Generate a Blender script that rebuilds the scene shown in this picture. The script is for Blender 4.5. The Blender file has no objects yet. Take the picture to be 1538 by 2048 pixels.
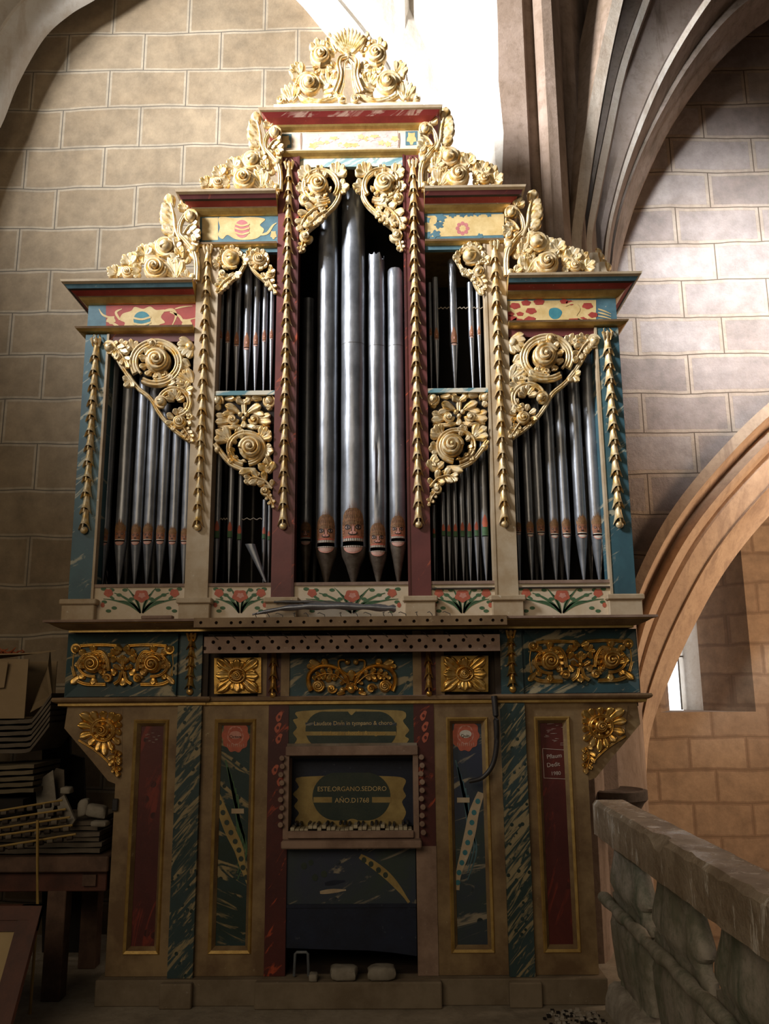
import bpy, bmesh, math, random
from math import pi, sin, cos, radians, sqrt
from mathutils import Vector
random.seed(7)
C = bpy.context.scene.collection
SC = bpy.context.scene

# ---------------------------------------------------------------- camera
FPX, PITCH, YAW, ROLL, CD, CH = 1700.0, .20480, -.012304, -.0081062, 4.55, 1.50
_f = Vector((sin(YAW)*cos(PITCH), cos(YAW)*cos(PITCH), sin(PITCH)))
_r0 = Vector((cos(YAW), -sin(YAW), 0)); _u0 = _r0.cross(_f)
_R = cos(ROLL)*_r0 + sin(ROLL)*_u0; _U = -sin(ROLL)*_r0 + cos(ROLL)*_u0
cam = bpy.data.cameras.new('camera'); camo = bpy.data.objects.new('camera', cam); C.objects.link(camo)
from mathutils import Matrix
camo.matrix_world = Matrix(((_R.x, _U.x, -_f.x, 0), (_R.y, _U.y, -_f.y, -CD), (_R.z, _U.z, -_f.z, CH), (0, 0, 0, 1)))
cam.sensor_fit = 'VERTICAL'; cam.sensor_height = 24; cam.lens = 24*FPX/2048; cam.clip_end = 100
SC.camera = camo
# ---------------------------------------------------------------- light and exposure
SC.view_settings.view_transform = 'Standard'; SC.view_settings.look = 'None'
SC.view_settings.gamma = 1; SC.view_settings.use_curve_mapping = False
SC.view_settings.exposure = 0.0
w = bpy.data.worlds.new('world'); SC.world = w; w.use_nodes = True
w.node_tree.nodes['Background'].inputs[0].default_value = (.80, .74, .66, 1)
w.node_tree.nodes['Background'].inputs[1].default_value = .055
def area(name, loc, tgt, sx, sy, power, col, spread=180):
    l = bpy.data.lights.new(name, 'AREA'); l.shape = 'RECTANGLE'; l.size = sx; l.size_y = sy
    l.energy = power; l.color = col; l.spread = radians(spread)
    o = bpy.data.objects.new(name, l); C.objects.link(o); o.location = loc
    o.rotation_euler = (Vector(tgt)-Vector(loc)).to_track_quat('-Z', 'Y').to_euler()
    return o
area('window_daylight', (-5.4, -3.3, 6.9), (0.3, .4, 5.7), 1.1, 2.0, 250, (.97, .98, 1.0), 60)
area('clerestory_daylight', (1.9, -5.0, 8.0), (3.05, 2.2, 4.75), .8, 1.0, 56, (.78, .88, 1.0), 22)
area('front_fill', (-2.6, -7.2, 4.4), (.5, 0, 1.9), 4.5, 3.0, 52, (1.0, .80, .56), 120)  # added soft fill from the front, not a known window
area('aisle_bounce_fill', (5.6, 1.0, 3.2), (2.6, 4.6, 1.6), 2.0, 2.0, 140, (1.0, .74, .52), 150)  # added unseen lamp for the warm bounce light in the aisle

def U(px, py, Y=0.0):
    d = _f + _R*((px-769)/FPX) - _U*((py-1024)/FPX)
    t = (Y+CD)/d.y
    return d.x*t, CH+d.z*t
def U3(px, py, Y=0.0):
    a = U(px, py, Y); return Vector((a[0], Y, a[1]))

# ---------------------------------------------------------------- materials
M = {}
class NT:
    def __init__(s, name):
        s.m = bpy.data.materials.new(name); s.m.use_nodes = True; s.t = s.m.node_tree; s.n = s.t.nodes
        s.b = s.n['Principled BSDF']; M[name] = s.m
        g = s.n.new('ShaderNodeNewGeometry'); s.pos = g.outputs['Position']
    def link(s, a, b): s.t.links.new(a, b)
    def mapping(s, scale=(1, 1, 1), rot=(0, 0, 0), loc=(0, 0, 0), src=None):
        n = s.n.new('ShaderNodeMapping'); s.link(src or s.pos, n.inputs[0])
        n.inputs['Scale'].default_value = scale; n.inputs['Rotation'].default_value = rot; n.inputs['Location'].default_value = loc
        return n.outputs[0]
    def noise(s, scale, detail=5, rough=.6, dist=0, vec=None):
        n = s.n.new('ShaderNodeTexNoise'); n.inputs['Scale'].default_value = scale; n.inputs['Detail'].default_value = detail
        n.inputs['Roughness'].default_value = rough; n.inputs['Distortion'].default_value = dist
        s.link(vec or s.pos, n.inputs['Vector']); return n.outputs['Fac']
    def voro(s, scale, vec=None, feat='F1'):
        n = s.n.new('ShaderNodeTexVoronoi'); n.inputs['Scale'].default_value = scale; n.feature = feat
        s.link(vec or s.pos, n.inputs['Vector']); return n.outputs['Distance']
    def ramp(s, fac, stops, interp='LINEAR'):
        n = s.n.new('ShaderNodeValToRGB'); s.link(fac, n.inputs[0]); n.color_ramp.interpolation = interp
        e = n.color_ramp.elements
        while len(e) < len(stops): e.new(.5)
        for i, (p, c) in enumerate(stops):
            e[i].position = p; e[i].color = (c[0], c[1], c[2], 1) if not isinstance(c, (int, float)) else (c, c, c, 1)
        return n.outputs[0]
    def mix(s, fac, a, b, mode='MIX'):
        n = s.n.new('ShaderNodeMix'); n.data_type = 'RGBA'; n.blend_type = mode
        for v, i in ((fac, 0), (a, 6), (b, 7)):
            if isinstance(v, (int, float)): n.inputs[i].default_value = v
            elif isinstance(v, tuple): n.inputs[i].default_value = (v[0], v[1], v[2], 1)
            else: s.link(v, n.inputs[i])
        return n.outputs[2]
    def out(s, col, rough=.7, metal=0, bump=None, bs=.3, bd=.01, spec=None):
        if isinstance(col, tuple): s.b.inputs['Base Color'].default_value = (*col, 1)
        else: s.link(col, s.b.inputs['Base Color'])
        for v, k in ((rough, 'Roughness'), (metal, 'Metallic')):
            if isinstance(v, (int, float)): s.b.inputs[k].default_value = v
            else: s.link(v, s.b.inputs[k])
        if spec is not None: s.b.inputs['Specular IOR Level'].default_value = spec
        if bump is not None:
            n = s.n.new('ShaderNodeBump'); n.inputs['Strength'].default_value = bs; n.inputs['Distance'].default_value = bd
            s.link(bump, n.inputs['Height']); s.link(n.outputs[0], s.b.inputs['Normal'])
        return s.m

def gold(name, cream, gilt, amt, rough):
    n = NT(name); f = n.noise(26, 6, .65)
    f2 = n.ramp(f, [(amt-.1, 0), (amt+.12, 1)])
    col = n.mix(f2, cream, gilt)
    dirt = n.ramp(n.noise(9, 5), [(.42, (.62, .5, .36)), (.6, (1, 1, 1))])
    col = n.mix(.55, col, n.mix(1, col, dirt, 'MULTIPLY'))
    n.out(col, rough, n.ramp(f, [(amt-.1, .18), (amt+.1, .88)]), n.noise(90, 3), .25, .002)
gold('gilding', (.78, .65, .42), (.82, .54, .16), .535, .42)
gold('dark_gilding', (.55, .37, .15), (.72, .44, .11), .42, .30)

def paint(name, a, b, scale=6, rough=.62, c=None, metal=0):
    n = NT(name); f = n.noise(scale, 7, .65)
    col = n.mix(n.ramp(f, [(.38, 0), (.62, 1)]), a, b)
    if c: col = n.mix(n.ramp(n.noise(scale*6, 4, .7), [(.66, 0), (.72, 1)]), col, c)
    n.out(col, rough, metal, n.noise(scale*12, 4), .25, .002)
paint('cream_paint', (.52, .42, .29), (.40, .29, .17), 5, .6, (.62, .56, .44))
paint('pale_cream', (.70, .60, .46), (.60, .48, .32), 6, .6, (.75, .70, .6))
paint('ochre_stile', (.30, .205, .10), (.15, .088, .04), 4, .55, (.42, .34, .2))
paint('gold_line', (.66, .45, .15), (.48, .30, .09), 14, .38, None, .6)
paint('gold_paint', (.66, .50, .24), (.52, .36, .14), 12, .5, (.74, .62, .4))
paint('egg_blue', (.03, .16, .20), (.05, .22, .25), 14)
paint('egg_rose', (.42, .12, .12), (.50, .18, .17), 14)
paint('frieze_red', (.36, .045, .030), (.26, .03, .022), 8, .6, (.5, .35, .25))
paint('frieze_blue', (.085, .18, .215), (.05, .11, .14), 8, .6, (.5, .45, .35))
paint('pale_rose', (.72, .50, .42), (.66, .36, .34), 22, .65, (.78, .68, .5))
paint('leaf_green', (.05, .12, .05), (.07, .15, .07), 30)
paint('flower_red', (.52, .13, .07), (.42, .10, .06), 30)
paint('ledge_wood', (.26, .165, .08), (.15, .085, .04), 6, .6, (.4, .3, .18))
paint('raw_wood', (.34, .23, .17), (.22, .14, .10), 7, .75, (.45, .36, .28))
paint('grey_wood', (.30, .25, .19), (.17, .13, .09), 6, .85, (.38, .34, .28))
paint('plinth_wood', (.16, .12, .075), (.24, .19, .13), 5, .85, (.3, .26, .2))
paint('dark_wood', (.050, .034, .022), (.030, .020, .014), 6, .8)
paint('red_wood', (.11, .034, .018), (.06, .02, .012), 6, .6)
paint('table_wood', (.15, .085, .055), (.08, .045, .03), 8, .8, (.25, .2, .16))
paint('cartouche_ochre', (.40, .29, .10), (.28, .19, .06), 12, .6)
paint('cartouche_green', (.018, .035, .028), (.035, .05, .035), 10, .5)
paint('navy_board', (.010, .018, .045), (.006, .010, .025), 5, .45, (.05, .06, .09))
paint('skin_paint', (.36, .155, .075), (.26, .095, .045), 40, .6)
paint('hair_paint', (.20, .095, .035), (.28, .14, .05), 90, .6)
paint('hair_dark', (.07, .03, .014), (.10, .045, .018), 90, .6)
paint('lip_paint', (.62, .30, .24), (.56, .24, .18), 40, .6)
paint('lip_pale', (.60, .38, .31), (.5, .30, .24), 40, .6)
paint('ink', (.02, .012, .01), (.03, .016, .012), 40, .6)
paint('tooth_white', (.66, .62, .54), (.56, .5, .42), 40, .6)
paint('key_bone', (.62, .55, .40), (.45, .38, .25), 40, .4)
paint('cardboard', (.36, .26, .15), (.31, .22, .12), 5, .85)
paint('dusty_board', (.15, .122, .09), (.10, .08, .058), 7, .9, (.22, .20, .165))
paint('paper_slat', (.17, .135, .08), (.12, .095, .055), 9, .85)
paint('plaster_lump', (.30, .27, .22), (.21, .185, .145), 12, .9)
paint('yellow_cane', (.40, .26, .07), (.30, .19, .05), 10, .5)
paint('beige_panel', (.42, .30, .14), (.36, .25, .11), 3, .6)
paint('black_iron', (.02, .019, .02), (.035, .03, .03), 12, .45)
paint('grey_iron', (.16, .18, .20), (.10, .11, .12), 12, .5)
paint('scratch_white', (.50, .42, .38), (.6, .5, .45), 30, .7)
paint('dried_flower', (.40, .10, .03), (.28, .06, .02), 30, .8)
paint('wire_pale', (.42, .36, .28), (.3, .25, .2), 10, .6)

def marbled(name, base, base2, streak, dot, ang=35, amt=.56, sc=9, streakw=1.0):
    n = NT(name)
    v = n.mapping((1, 1, 1), (0, radians(ang), 0)); v = n.mapping((sc*.45, 1, sc*2.0*streakw), src=v)
    f = n.noise(1.0, 6, .62, 1.1, v)
    f2 = n.noise(2.4, 5, .6, .4)
    col = n.mix(n.ramp(f2, [(.4, 0), (.62, 1)]), base, base2)
    s = n.ramp(f, [(amt, 0), (amt+.07, 1)])
    d = n.ramp(n.voro(sc*2.6), [(.22, 1), (.27, 0)])
    stk = n.mix(d, streak, dot)
    n.out(n.mix(s, col, stk), .5, 0, n.noise(60, 4), .2, .002)
marbled('blue_marbling', (.035, .085, .11), (.05, .13, .16), (.36, .36, .28), (.02, .05, .06), 40, .565)
marbled('green_marbling', (.012, .028, .020), (.016, .045, .050), (.30, .23, .11), (.012, .022, .015), -25, .545, 8)
marbled('teal_marbling', (.020, .045, .05), (.025, .075, .09), (.34, .29, .18), (.012, .035, .04), 28, .53, 8)
marbled('streak_marbling', (.018, .040, .038), (.030, .06, .065), (.30, .24, .13), (.01, .025, .02), 50, .50, 10, 1.8)
marbled('smoke_marbling', (.035, .055, .05), (.03, .04, .075), (.30, .26, .19), (.01, .018, .02), 20, .55, 6)
marbled('red_marbling', (.095, .016, .012), (.055, .010, .010), (.42, .065, .022), (.09, .012, .01), 50, .60, 10)
marbled('rose_marbling', (.15, .036, .032), (.085, .02, .02), (.40, .085, .04), (.12, .02, .02), 50, .63, 10)
marbled('red_panel_paint', (.065, .010, .010), (.11, .018, .014), (.20, .028, .016), (.04, .008, .008), 75, .56, 5)
marbled('red_white_marbling', (.34, .045, .04), (.28, .03, .03), (.72, .48, .40), (.5, .2, .18), 20, .50, 8)
marbled('blue_white_marbling', (.10, .24, .28), (.30, .42, .42), (.66, .62, .50), (.3, .38, .36), 25, .48, 8)

def ashlar(name, face, face2, band, line, bw, bh, off, zoff, band_w=.055, line_w=.012, pit=0, squash=1.0, rough=.85):
    n = NT(name)
    wob = n.noise(.9, 3); 
    cx = n.n.new('ShaderNodeSeparateXYZ'); n.link(n.pos, cx.inputs[0])
    ad = n.n.new('ShaderNodeMath'); ad.operation = 'MULTIPLY_ADD'; n.link(wob, ad.inputs[0]); ad.inputs[1].default_value = .10; n.link(cx.outputs['Z'], ad.inputs[2])
    cb = n.n.new('ShaderNodeCombineXYZ'); n.link(cx.outputs['X'], cb.inputs[0]); n.link(ad.outputs[0], cb.inputs[1])
    v = n.mapping((1, 1, 1), (0, 0, 0), (off, zoff, 0), cb.outputs[0])
    def brick(mort, smooth, seedoff=0):
        b = n.n.new('ShaderNodeTexBrick'); n.link(v, b.inputs['Vector']); b.inputs['Scale'].default_value = 1
        b.inputs['Brick Width'].default_value = bw; b.inputs['Row Height'].default_value = bh
        b.inputs['Mortar Size'].default_value = mort; b.inputs['Mortar Smooth'].default_value = smooth
        b.squash = squash; b.squash_frequency = 3; b.offset = .43; b.offset_frequency = 2
        b.inputs['Color1'].default_value = (*face, 1); b.inputs['Color2'].default_value = (*face2, 1)
        return b
    b1 = brick(band_w, .15); b2 = brick(line_w, .3)
    nz = n.noise(7, 8, .7)
    c = n.mix(n.ramp(nz, [(.3, 0), (.7, 1)]), b1.outputs['Color'], n.mix(.5, b1.outputs['Color'], face2))
    c = n.mix(b1.outputs['Fac'], b1.outputs['Color'], band)
    c = n.mix(.9, c, n.mix(1, c, n.ramp(nz, [(.30, .58), (.66, 1.0)]), 'MULTIPLY'))
    c = n.mix(n.ramp(n.noise(1.3, 6, .65), [(.45, 0), (.7, .5)]), c, n.mix(1, c, (.62, .54, .44), 'MULTIPLY'))
    c = n.mix(b2.outputs['Fac'], c, line)
    h = n.ramp(n.noise(22, 6, .7), [(.3, 0), (.7, 1)])
    if pit:
        p = n.ramp(n.noise(30, 5, .7), [(.62, 1), (.70, 0)])
        h = n.mix(1, h, p, 'MULTIPLY')
    h = n.mix(b2.outputs['Fac'], h, (0, 0, 0))
    n.out(c, rough, 0, h, .55 if pit else .3, .012 if pit else .006)
ashlar('tan_ashlar', (.37, .28, .178), (.32, .24, .15), (.45, .37, .265), (.12, .10, .075), .60, .335, .12, .09, .022, .0045)
ashlar('grey_ashlar', (.43, .34, .29), (.29, .215, .175), (.44, .325, .235), (.10, .065, .04), .72, .34, .1, .15, .034, .0055, 1)
ashlar('warm_ashlar', (.40, .26, .155), (.33, .21, .125), (.28, .17, .10), (.18, .11, .06), .62, .335, .3, .0, .022, .006, 0)

def stone(name, a, b, stain, sc=2.2, rough=.85, bs=.4):
    n = NT(name); f = n.noise(sc, 8, .68)
    v = n.mapping((5, 5, .6))
    c = n.mix(n.ramp(f, [(.40, 0), (.60, 1)]), a, b)
    c = n.mix(n.ramp(n.noise(sc*6, 6, .7), [(.50, 0), (.72, .6)]), c, stain)
    c = n.mix(n.ramp(n.noise(1, 7, .7, .4, v), [(.52, 0), (.66, .8)]), c, stain)
    n.out(c, rough, 0, n.noise(18, 8, .7), bs, .012)
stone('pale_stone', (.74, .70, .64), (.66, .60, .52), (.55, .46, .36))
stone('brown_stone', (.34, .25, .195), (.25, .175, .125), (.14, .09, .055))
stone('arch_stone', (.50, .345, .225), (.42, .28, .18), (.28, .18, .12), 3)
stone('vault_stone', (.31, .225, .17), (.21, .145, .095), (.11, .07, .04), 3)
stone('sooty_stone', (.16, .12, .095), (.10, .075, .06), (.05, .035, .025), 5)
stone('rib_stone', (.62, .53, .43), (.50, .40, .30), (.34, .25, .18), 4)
stone('floor_stone', (.36, .31, .24), (.28, .235, .175), (.20, .17, .13), 4)
stone('green_stone', (.24, .23, .17), (.46, .42, .36), (.10, .14, .09), 5, .6, .6)
stone('plaster_white', (.52, .48, .42), (.36, .32, .27), (.24, .21, .17), 6, .9, .6)
def railmat():
    n = NT('worn_rail'); f = n.noise(5, 8, .7)
    c = n.mix(n.ramp(f, [(.38, 0), (.62, 1)]), (.27, .205, .14), (.50, .41, .31))
    v = n.mapping((14, 14, 4))
    c = n.mix(n.ramp(n.noise(1, 5, .75, .6, v), [(.58, 0), (.62, .85)]), c, (.85, .80, .72))
    n.out(c, n.ramp(n.noise(6, 4), [(.4, .22), (.6, .5)]), 0, n.noise(14, 8, .7), .8, .02)
railmat()
def tin():
    n = NT('pipe_metal'); f = n.noise(5, 7, .65)
    c = n.mix(n.ramp(f, [(.3, 0), (.7, 1)]), (.17, .18, .20), (.32, .335, .365))
    d = n.ramp(n.noise(60, 4, .7), [(.70, 0), (.73, 1)])
    c = n.mix(d, c, (.75, .74, .70))
    v = n.mapping((1, 1, .35))
    n.out(c, n.ramp(f, [(.3, .30), (.7, .46)]), n.ramp(d, [(0, .70), (1, .1)]), n.noise(9, 4, .55, .3, v), .32, .012)
tin()
paint('foot_metal', (.17, .14, .11), (.09, .065, .05), 16, .45, (.3, .27, .24), .5)
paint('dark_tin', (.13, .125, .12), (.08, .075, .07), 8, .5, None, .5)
n = NT('void_black'); n.out((.010, .008, .007), .95)
paint('shade_dirt_black', (.012, .009, .008), (.018, .014, .011), 5, .95)  # shade inside the case put into a near-black colour; also dirt crumbs
n = NT('window_glow'); n.b.inputs['Emission Color'].default_value = (1, 1, 1, 1); n.b.inputs['Emission Strength'].default_value = 3.0; n.out((.9, .92, .95), .5)

# ---------------------------------------------------------------- mesh helpers
class MB:
    def __init__(s): s.v = []; s.f = []; s.mi = []; s.mats = []
    def m(s, name):
        if name not in s.mats: s.mats.append(name)
        return s.mats.index(name)
    def add(s, vs, fs, mat):
        b = len(s.v); s.v += [tuple(p) for p in vs]; k = s.m(mat)
        for f in fs: s.f.append(tuple(b+i for i in f)); s.mi.append(k)
    def box(s, x0, x1, y0, y1, z0, z1, mat, bev=0):
        if bev:
            b = bev
            for (X0_, X1_, Y0_, Y1_, Z0_, Z1_) in ((x0, x1, y0+b, y1-b, z0+b, z1-b), (x0+b, x1-b, y0, y1, z0+b, z1-b), (x0+b, x1-b, y0+b, y1-b, z0, z1)): pass
            # chamfered box: 24 verts
            vs = []
            for sx in (0, 1):
                for sy in (0, 1):
                    for sz in (0, 1):
                        X = (x0, x1)[sx]; Y = (y0, y1)[sy]; Z = (z0, z1)[sz]; dx = b if sx == 0 else -b; dy = b if sy == 0 else -b; dz = b if sz == 0 else -b
                        vs += [(X, Y+dy, Z+dz), (X+dx, Y, Z+dz), (X+dx, Y+dy, Z)]
            i = lambda a, c, d, k: (a*4+c*2+d)*3+k
            fs = []
            for a in (0, 1):
                fs.append((i(a, 0, 0, 0), i(a, 1, 0, 0), i(a, 1, 1, 0), i(a, 0, 1, 0)))
                fs.append((i(0, a, 0, 1), i(1, a, 0, 1), i(1, a, 1, 1), i(0, a, 1, 1)))
                fs.append((i(0, 0, a, 2), i(1, 0, a, 2), i(1, 1, a, 2), i(0, 1, a, 2)))
            for a in (0, 1):
                for c in (0, 1):
                    fs.append((i(a, c, 0, 0), i(a, c, 0, 1), i(a, c, 1, 1), i(a, c, 1, 0)))
                    fs.append((i(a, 0, c, 0), i(a, 0, c, 2), i(a, 1, c, 2), i(a, 1, c, 0)))
                    fs.append((i(0, a, c, 1), i(0, a, c, 2), i(1, a, c, 2), i(1, a, c, 1)))
                    for d in (0, 1): fs.append((i(a, c, d, 0), i(a, c, d, 1), i(a, c, d, 2)))
            s.add(vs, fs, mat); return
        vs = [(x, y, z) for x in (x0, x1) for y in (y0, y1) for z in (z0, z1)]
        s.add(vs, [(0, 1, 3, 2), (4, 6, 7, 5), (0, 4, 5, 1), (2, 3, 7, 6), (0, 2, 6, 4), (1, 5, 7, 3)], mat)
    def poly(s, pts, mat): s.add(pts, [tuple(range(len(pts)))], mat)
    def prism(s, pts, y0, y1, mat):      # pts in (x,z)
        n = len(pts); vs = [(p[0], y0, p[1]) for p in pts]+[(p[0], y1, p[1]) for p in pts]
        fs = [tuple(range(n)), tuple(range(2*n-1, n-1, -1))]+[(i, (i+1) % n, n+(i+1) % n, n+i) for i in range(n)]
        s.add(vs, fs, mat)
    def grid(s, rows, mat, closed=False):
        n = len(rows[0]); vs = [p for r in rows for p in r]; fs = []
        for i in range(len(rows)-1):
            for j in range(n if closed else n-1):
                k = (j+1) % n; fs.append((i*n+j, i*n+k, (i+1)*n+k, (i+1)*n+j))
        s.add(vs, fs, mat)
    def tube(s, pts, rad, mat, n=10, cap=True):
        pts = [Vector(p) for p in pts]; N = len(pts); rows = []
        up = Vector((0, 0, 1))
        for i, p in enumerate(pts):
            t = (pts[min(i+1, N-1)]-pts[max(i-1, 0)]).normalized()
            a = t.cross(up)
            if a.length < .05: a = t.cross(Vector((0, 1, 0)))
            a.normalize(); b = a.cross(t); r = rad[i] if isinstance(rad, (list, tuple)) else rad
            rows.append([p+a*(r*cos(2*pi*k/n))+b*(r*sin(2*pi*k/n)) for k in range(n)])
        s.grid(rows, mat, True)
        if cap:
            s.add(rows[0], [tuple(range(n))], mat); s.add(rows[-1], [tuple(range(n))], mat)
    def lathe(s, cx, cy, prof, mat, n=20):
        rows = [[(cx+r*cos(2*pi*k/n), cy+r*sin(2*pi*k/n), z) for k in range(n)] for (r, z) in prof]
        s.grid(rows, mat, True)
    def text(s, body, size, x, y, z, mat, mirror=False, ext=.0006, align='CENTER', rot=0):
        cu = bpy.data.curves.new('t', 'FONT'); cu.body = body; cu.size = size; cu.extrude = ext; cu.align_x = align; cu.resolution_u = 3
        o = bpy.data.objects.new('t', cu); C.objects.link(o)
        me = bpy.data.meshes.new_from_object(o.evaluated_get(bpy.context.evaluated_depsgraph_get()))
        g = -1 if mirror else 1
        vs = [(x+g*(v.co.x*cos(rot)-v.co.y*sin(rot)), y-v.co.z, z+v.co.x*sin(rot)+v.co.y*cos(rot)) for v in me.vertices]
        s.add(vs, [tuple(p.vertices) for p in me.polygons], mat)
        bpy.data.objects.remove(o); bpy.data.curves.remove(cu); bpy.data.meshes.remove(me)
    def mirror(s, xc):
        r = MB(); r.v = [(2*xc-a, b, c) for a, b, c in s.v]; r.f = [tuple(reversed(f)) for f in s.f]; r.mi = list(s.mi); r.mats = list(s.mats); return r
    def build(s, name, parent=None, smooth=None, label=None, base=False, fixn=True):
        xs = [p[0] for p in s.v]; ys = [p[1] for p in s.v]; zs = [p[2] for p in s.v]
        c = Vector(((min(xs)+max(xs))/2, (min(ys)+max(ys))/2, min(zs) if base else (min(zs)+max(zs))/2))
        me = bpy.data.meshes.new(name); me.from_pydata([Vector(p)-c for p in s.v], [], s.f)
        for k in s.mats: me.materials.append(M[k])
        me.polygons.foreach_set('material_index', s.mi)
        if fixn:
            bm = bmesh.new(); bm.from_mesh(me); bmesh.ops.recalc_face_normals(bm, faces=bm.faces); bm.to_mesh(me); bm.free()
        o = bpy.data.objects.new(name, me); C.objects.link(o)
        if parent is not None:
            o.parent = parent; w0 = parent['_w'] if '_w' in parent else (0, 0, 0)
            o.location = c-Vector(w0)
        else: o.location = c
        o['_w'] = tuple(c)
        if smooth:
            me.shade_smooth()
            if smooth < 180:
                bm = bmesh.new(); bm.from_mesh(me); a = radians(smooth)
                for e in bm.edges:
                    if len(e.link_faces) == 2 and e.calc_face_angle(0) > a: e.smooth = False
                bm.to_mesh(me); bm.free()
        if label: o['label'] = label
        return o
def tag(o, label, cat, group=None):
    o['label'] = label; o['category'] = cat
    if group: o['group'] = group
    return o
def struct(o): o['kind'] = 'structure'; return o
def empty(name, loc):
    o = bpy.data.objects.new(name, None); C.objects.link(o); o.location = loc; o['_w'] = tuple(loc); o.empty_display_size = .1; return o
def cat(pts, n=6, closed=False):
    P = [tuple(p) for p in pts]; L = len(P); out = []
    if L < 3 and not closed:
        return [tuple(P[0][k]+(P[1][k]-P[0][k])*i/n for k in range(len(P[0]))) for i in range(n+1)]
    for i in range(L if closed else L-1):
        if closed: a, b, c, d = P[i-1], P[i], P[(i+1) % L], P[(i+2) % L]
        else: a, b, c, d = P[max(i-1, 0)], P[i], P[i+1], P[min(i+2, L-1)]
        for j in range(n):
            t = j/n
            out.append(tuple(.5*(2*b[k]+(c[k]-a[k])*t+(2*a[k]-5*b[k]+4*c[k]-d[k])*t*t+(3*b[k]-a[k]-3*c[k]+d[k])*t**3) for k in range(len(b))))
    if not closed: out.append(P[-1])
    return out
# ================================================================ THE ROOM
X0 = -.2387
def loft(name, curves, mat, n=8, idx=None):
    """curves: list of (list of (px,py), Y); sampled equally and joined into one surface"""
    mb = MB(); rows = []
    for pts, Y in curves:
        q = cat(pts, n); rows.append([U3(a, b, Y) for a, b in q])
    mb.grid(rows, mat); return mb

# floor of the loft: flagstones, ends at the balustrade
mb = MB(); mb.box(-6, 1.62, -6.2, 1.2, -.45, 0, 'floor_stone'); floor = struct(mb.build('floor'))
mb = MB(); mb.box(-6, 9, -6.2, 5.2, -4.2, -4.0, 'floor_stone'); struct(mb.build('floor'))
# left wall behind the organ
mb = MB(); mb.box(-6.0, 1.35, 1.2, 1.5, -.45, 9.2, 'tan_ashlar'); struct(mb.build('wall_back'))
mb = MB(); mb.box(-6.2, -6.0, -1.2, 1.5, -.45, 9.2, 'tan_ashlar'); struct(mb.build('wall_left'))
# wall arch at the top left: two limbs
def arch_limb(curve, out, steps, mat, name):
    # curve px list of the inner edge; steps (dist outward px, Y)
    q = cat(curve, 8); rows = []
    for d, Y in steps:
        r = []
        for i, (a, b) in enumerate(q):
            a0, b0 = q[max(i-1, 0)]; a1, b1 = q[min(i+1, len(q)-1)]
            L = math.hypot(a1-a0, b1-b0); nx, ny = (b1-b0)/L*out, -(a1-a0)/L*out
            r.append(U3(a+nx*d, b+ny*d, Y))
        rows.append(r)
    m_ = MB(); m_.grid(rows, mat); return struct(m_.build(name, smooth=35))
arch_limb([(-170, 2150), (-140, 1500), (-120, 1000), (-100, 640), (-60, 420), (-20, 300), (8, 240), (38, 165), (88, 78), (140, 30), (190, 0), (260, -45)], 1, [(0, 1.2), (0, 1.02), (22, .97), (80, .92), (86, .98), (150, .85), (260, .35)], 'pale_stone', 'trim_1')
arch_limb([(520, -60), (592, 0), (640, 55), (690, 120), (740, 210), (775, 310), (790, 420)], 1, [(0, 1.2), (0, 1.05), (30, 1.0), (62, .98), (68, 1.04), (110, .95), (150, 1.0), (190, 1.15)], 'pale_stone', 'trim_2')
# pier: moulded plan swept vertically
plan = [(776, 1.2), (782, 1.02), (795, .98), (812, .98), (822, 1.06), (838, 1.02), (880, .98), (888, .92), (934, .90), (940, .82), (985, .62), (1000, .60), (1052, .60), (1056, .67), (1072, .68), (1078, .60), (1092, .57), (1112, .58), (1122, .66), (1128, .80), (1152, .84), (1170, 1.0), (1190, 1.3), (1200, 2.0)]
pm = MB(); lo = []; hi = []
pts = [U3(a, 180, Y) for a, Y in plan]
for k in (10, 11):
    pass
rows = []
for zz in [-.45]+[.4*i for i in range(1, 24)]:
    r = []
    for i, p in enumerate(pts):
        j = .012*sin(zz*9.1+i)+.008*sin(zz*23) if i == 11 else 0
        r.append((p.x+j, p.y+j*.5, zz))
    rows.append(r)
half = 11
pm.grid([r[:half+1] for r in rows], 'pale_stone'); pm.grid([r[half:] for r in rows], 'brown_stone')  # lit side pale, shaded side brown: light put into the stone colour
struct(pm.build('wall_pier', smooth=30))

# ribs and vault rising to the right from the pier
T = lambda pts, dx: [(a+dx(i), b) for i, (a, b) in enumerate(pts)]
A = [(1150, 560), (1143, 480), (1152, 400), (1166, 290), (1192, 140), (1222, 10), (1250, -100)]
A2 = [(1168, 560), (1163, 480), (1174, 400), (1190, 290), (1216, 140), (1244, 10), (1272, -100)]
B = [(1180, 560), (1173, 480), (1184, 400), (1205, 290), (1238, 140), (1282, 10), (1322, -100)]
B2 = [(1190, 560), (1184, 480), (1198, 400), (1220, 290), (1252, 140), (1296, 10), (1336, -100)]
Cc = [(1208, 560), (1212, 480), (1228, 400), (1262, 285), (1318, 150), (1395, 20), (1480, -90)]
C2 = [(1212, 560), (1218, 480), (1236, 395), (1272, 285), (1330, 150), (1408, 20), (1494, -90)]
Dd = [(1226, 560), (1240, 470), (1268, 370), (1330, 240), (1420, 110), (1520, 20), (1680, -60)]
D2 = [(1228, 560), (1250, 470), (1285, 370), (1350, 240), (1445, 115), (1560, 25), (1720, -40)]
vm = MB()
shift = lambda pts, d: [(a+d, b) for a, b in pts]
vl = [(shift([(1120, 560), (1118, 480), (1122, 400), (1132, 290), (1150, 140), (1176, 10), (1200, -100)], 0), .95),
      (shift([(1132, 560), (1128, 480), (1136, 400), (1148, 290), (1172, 140), (1200, 10), (1226, -100)], 0), .82), (A, .74)]
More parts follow.
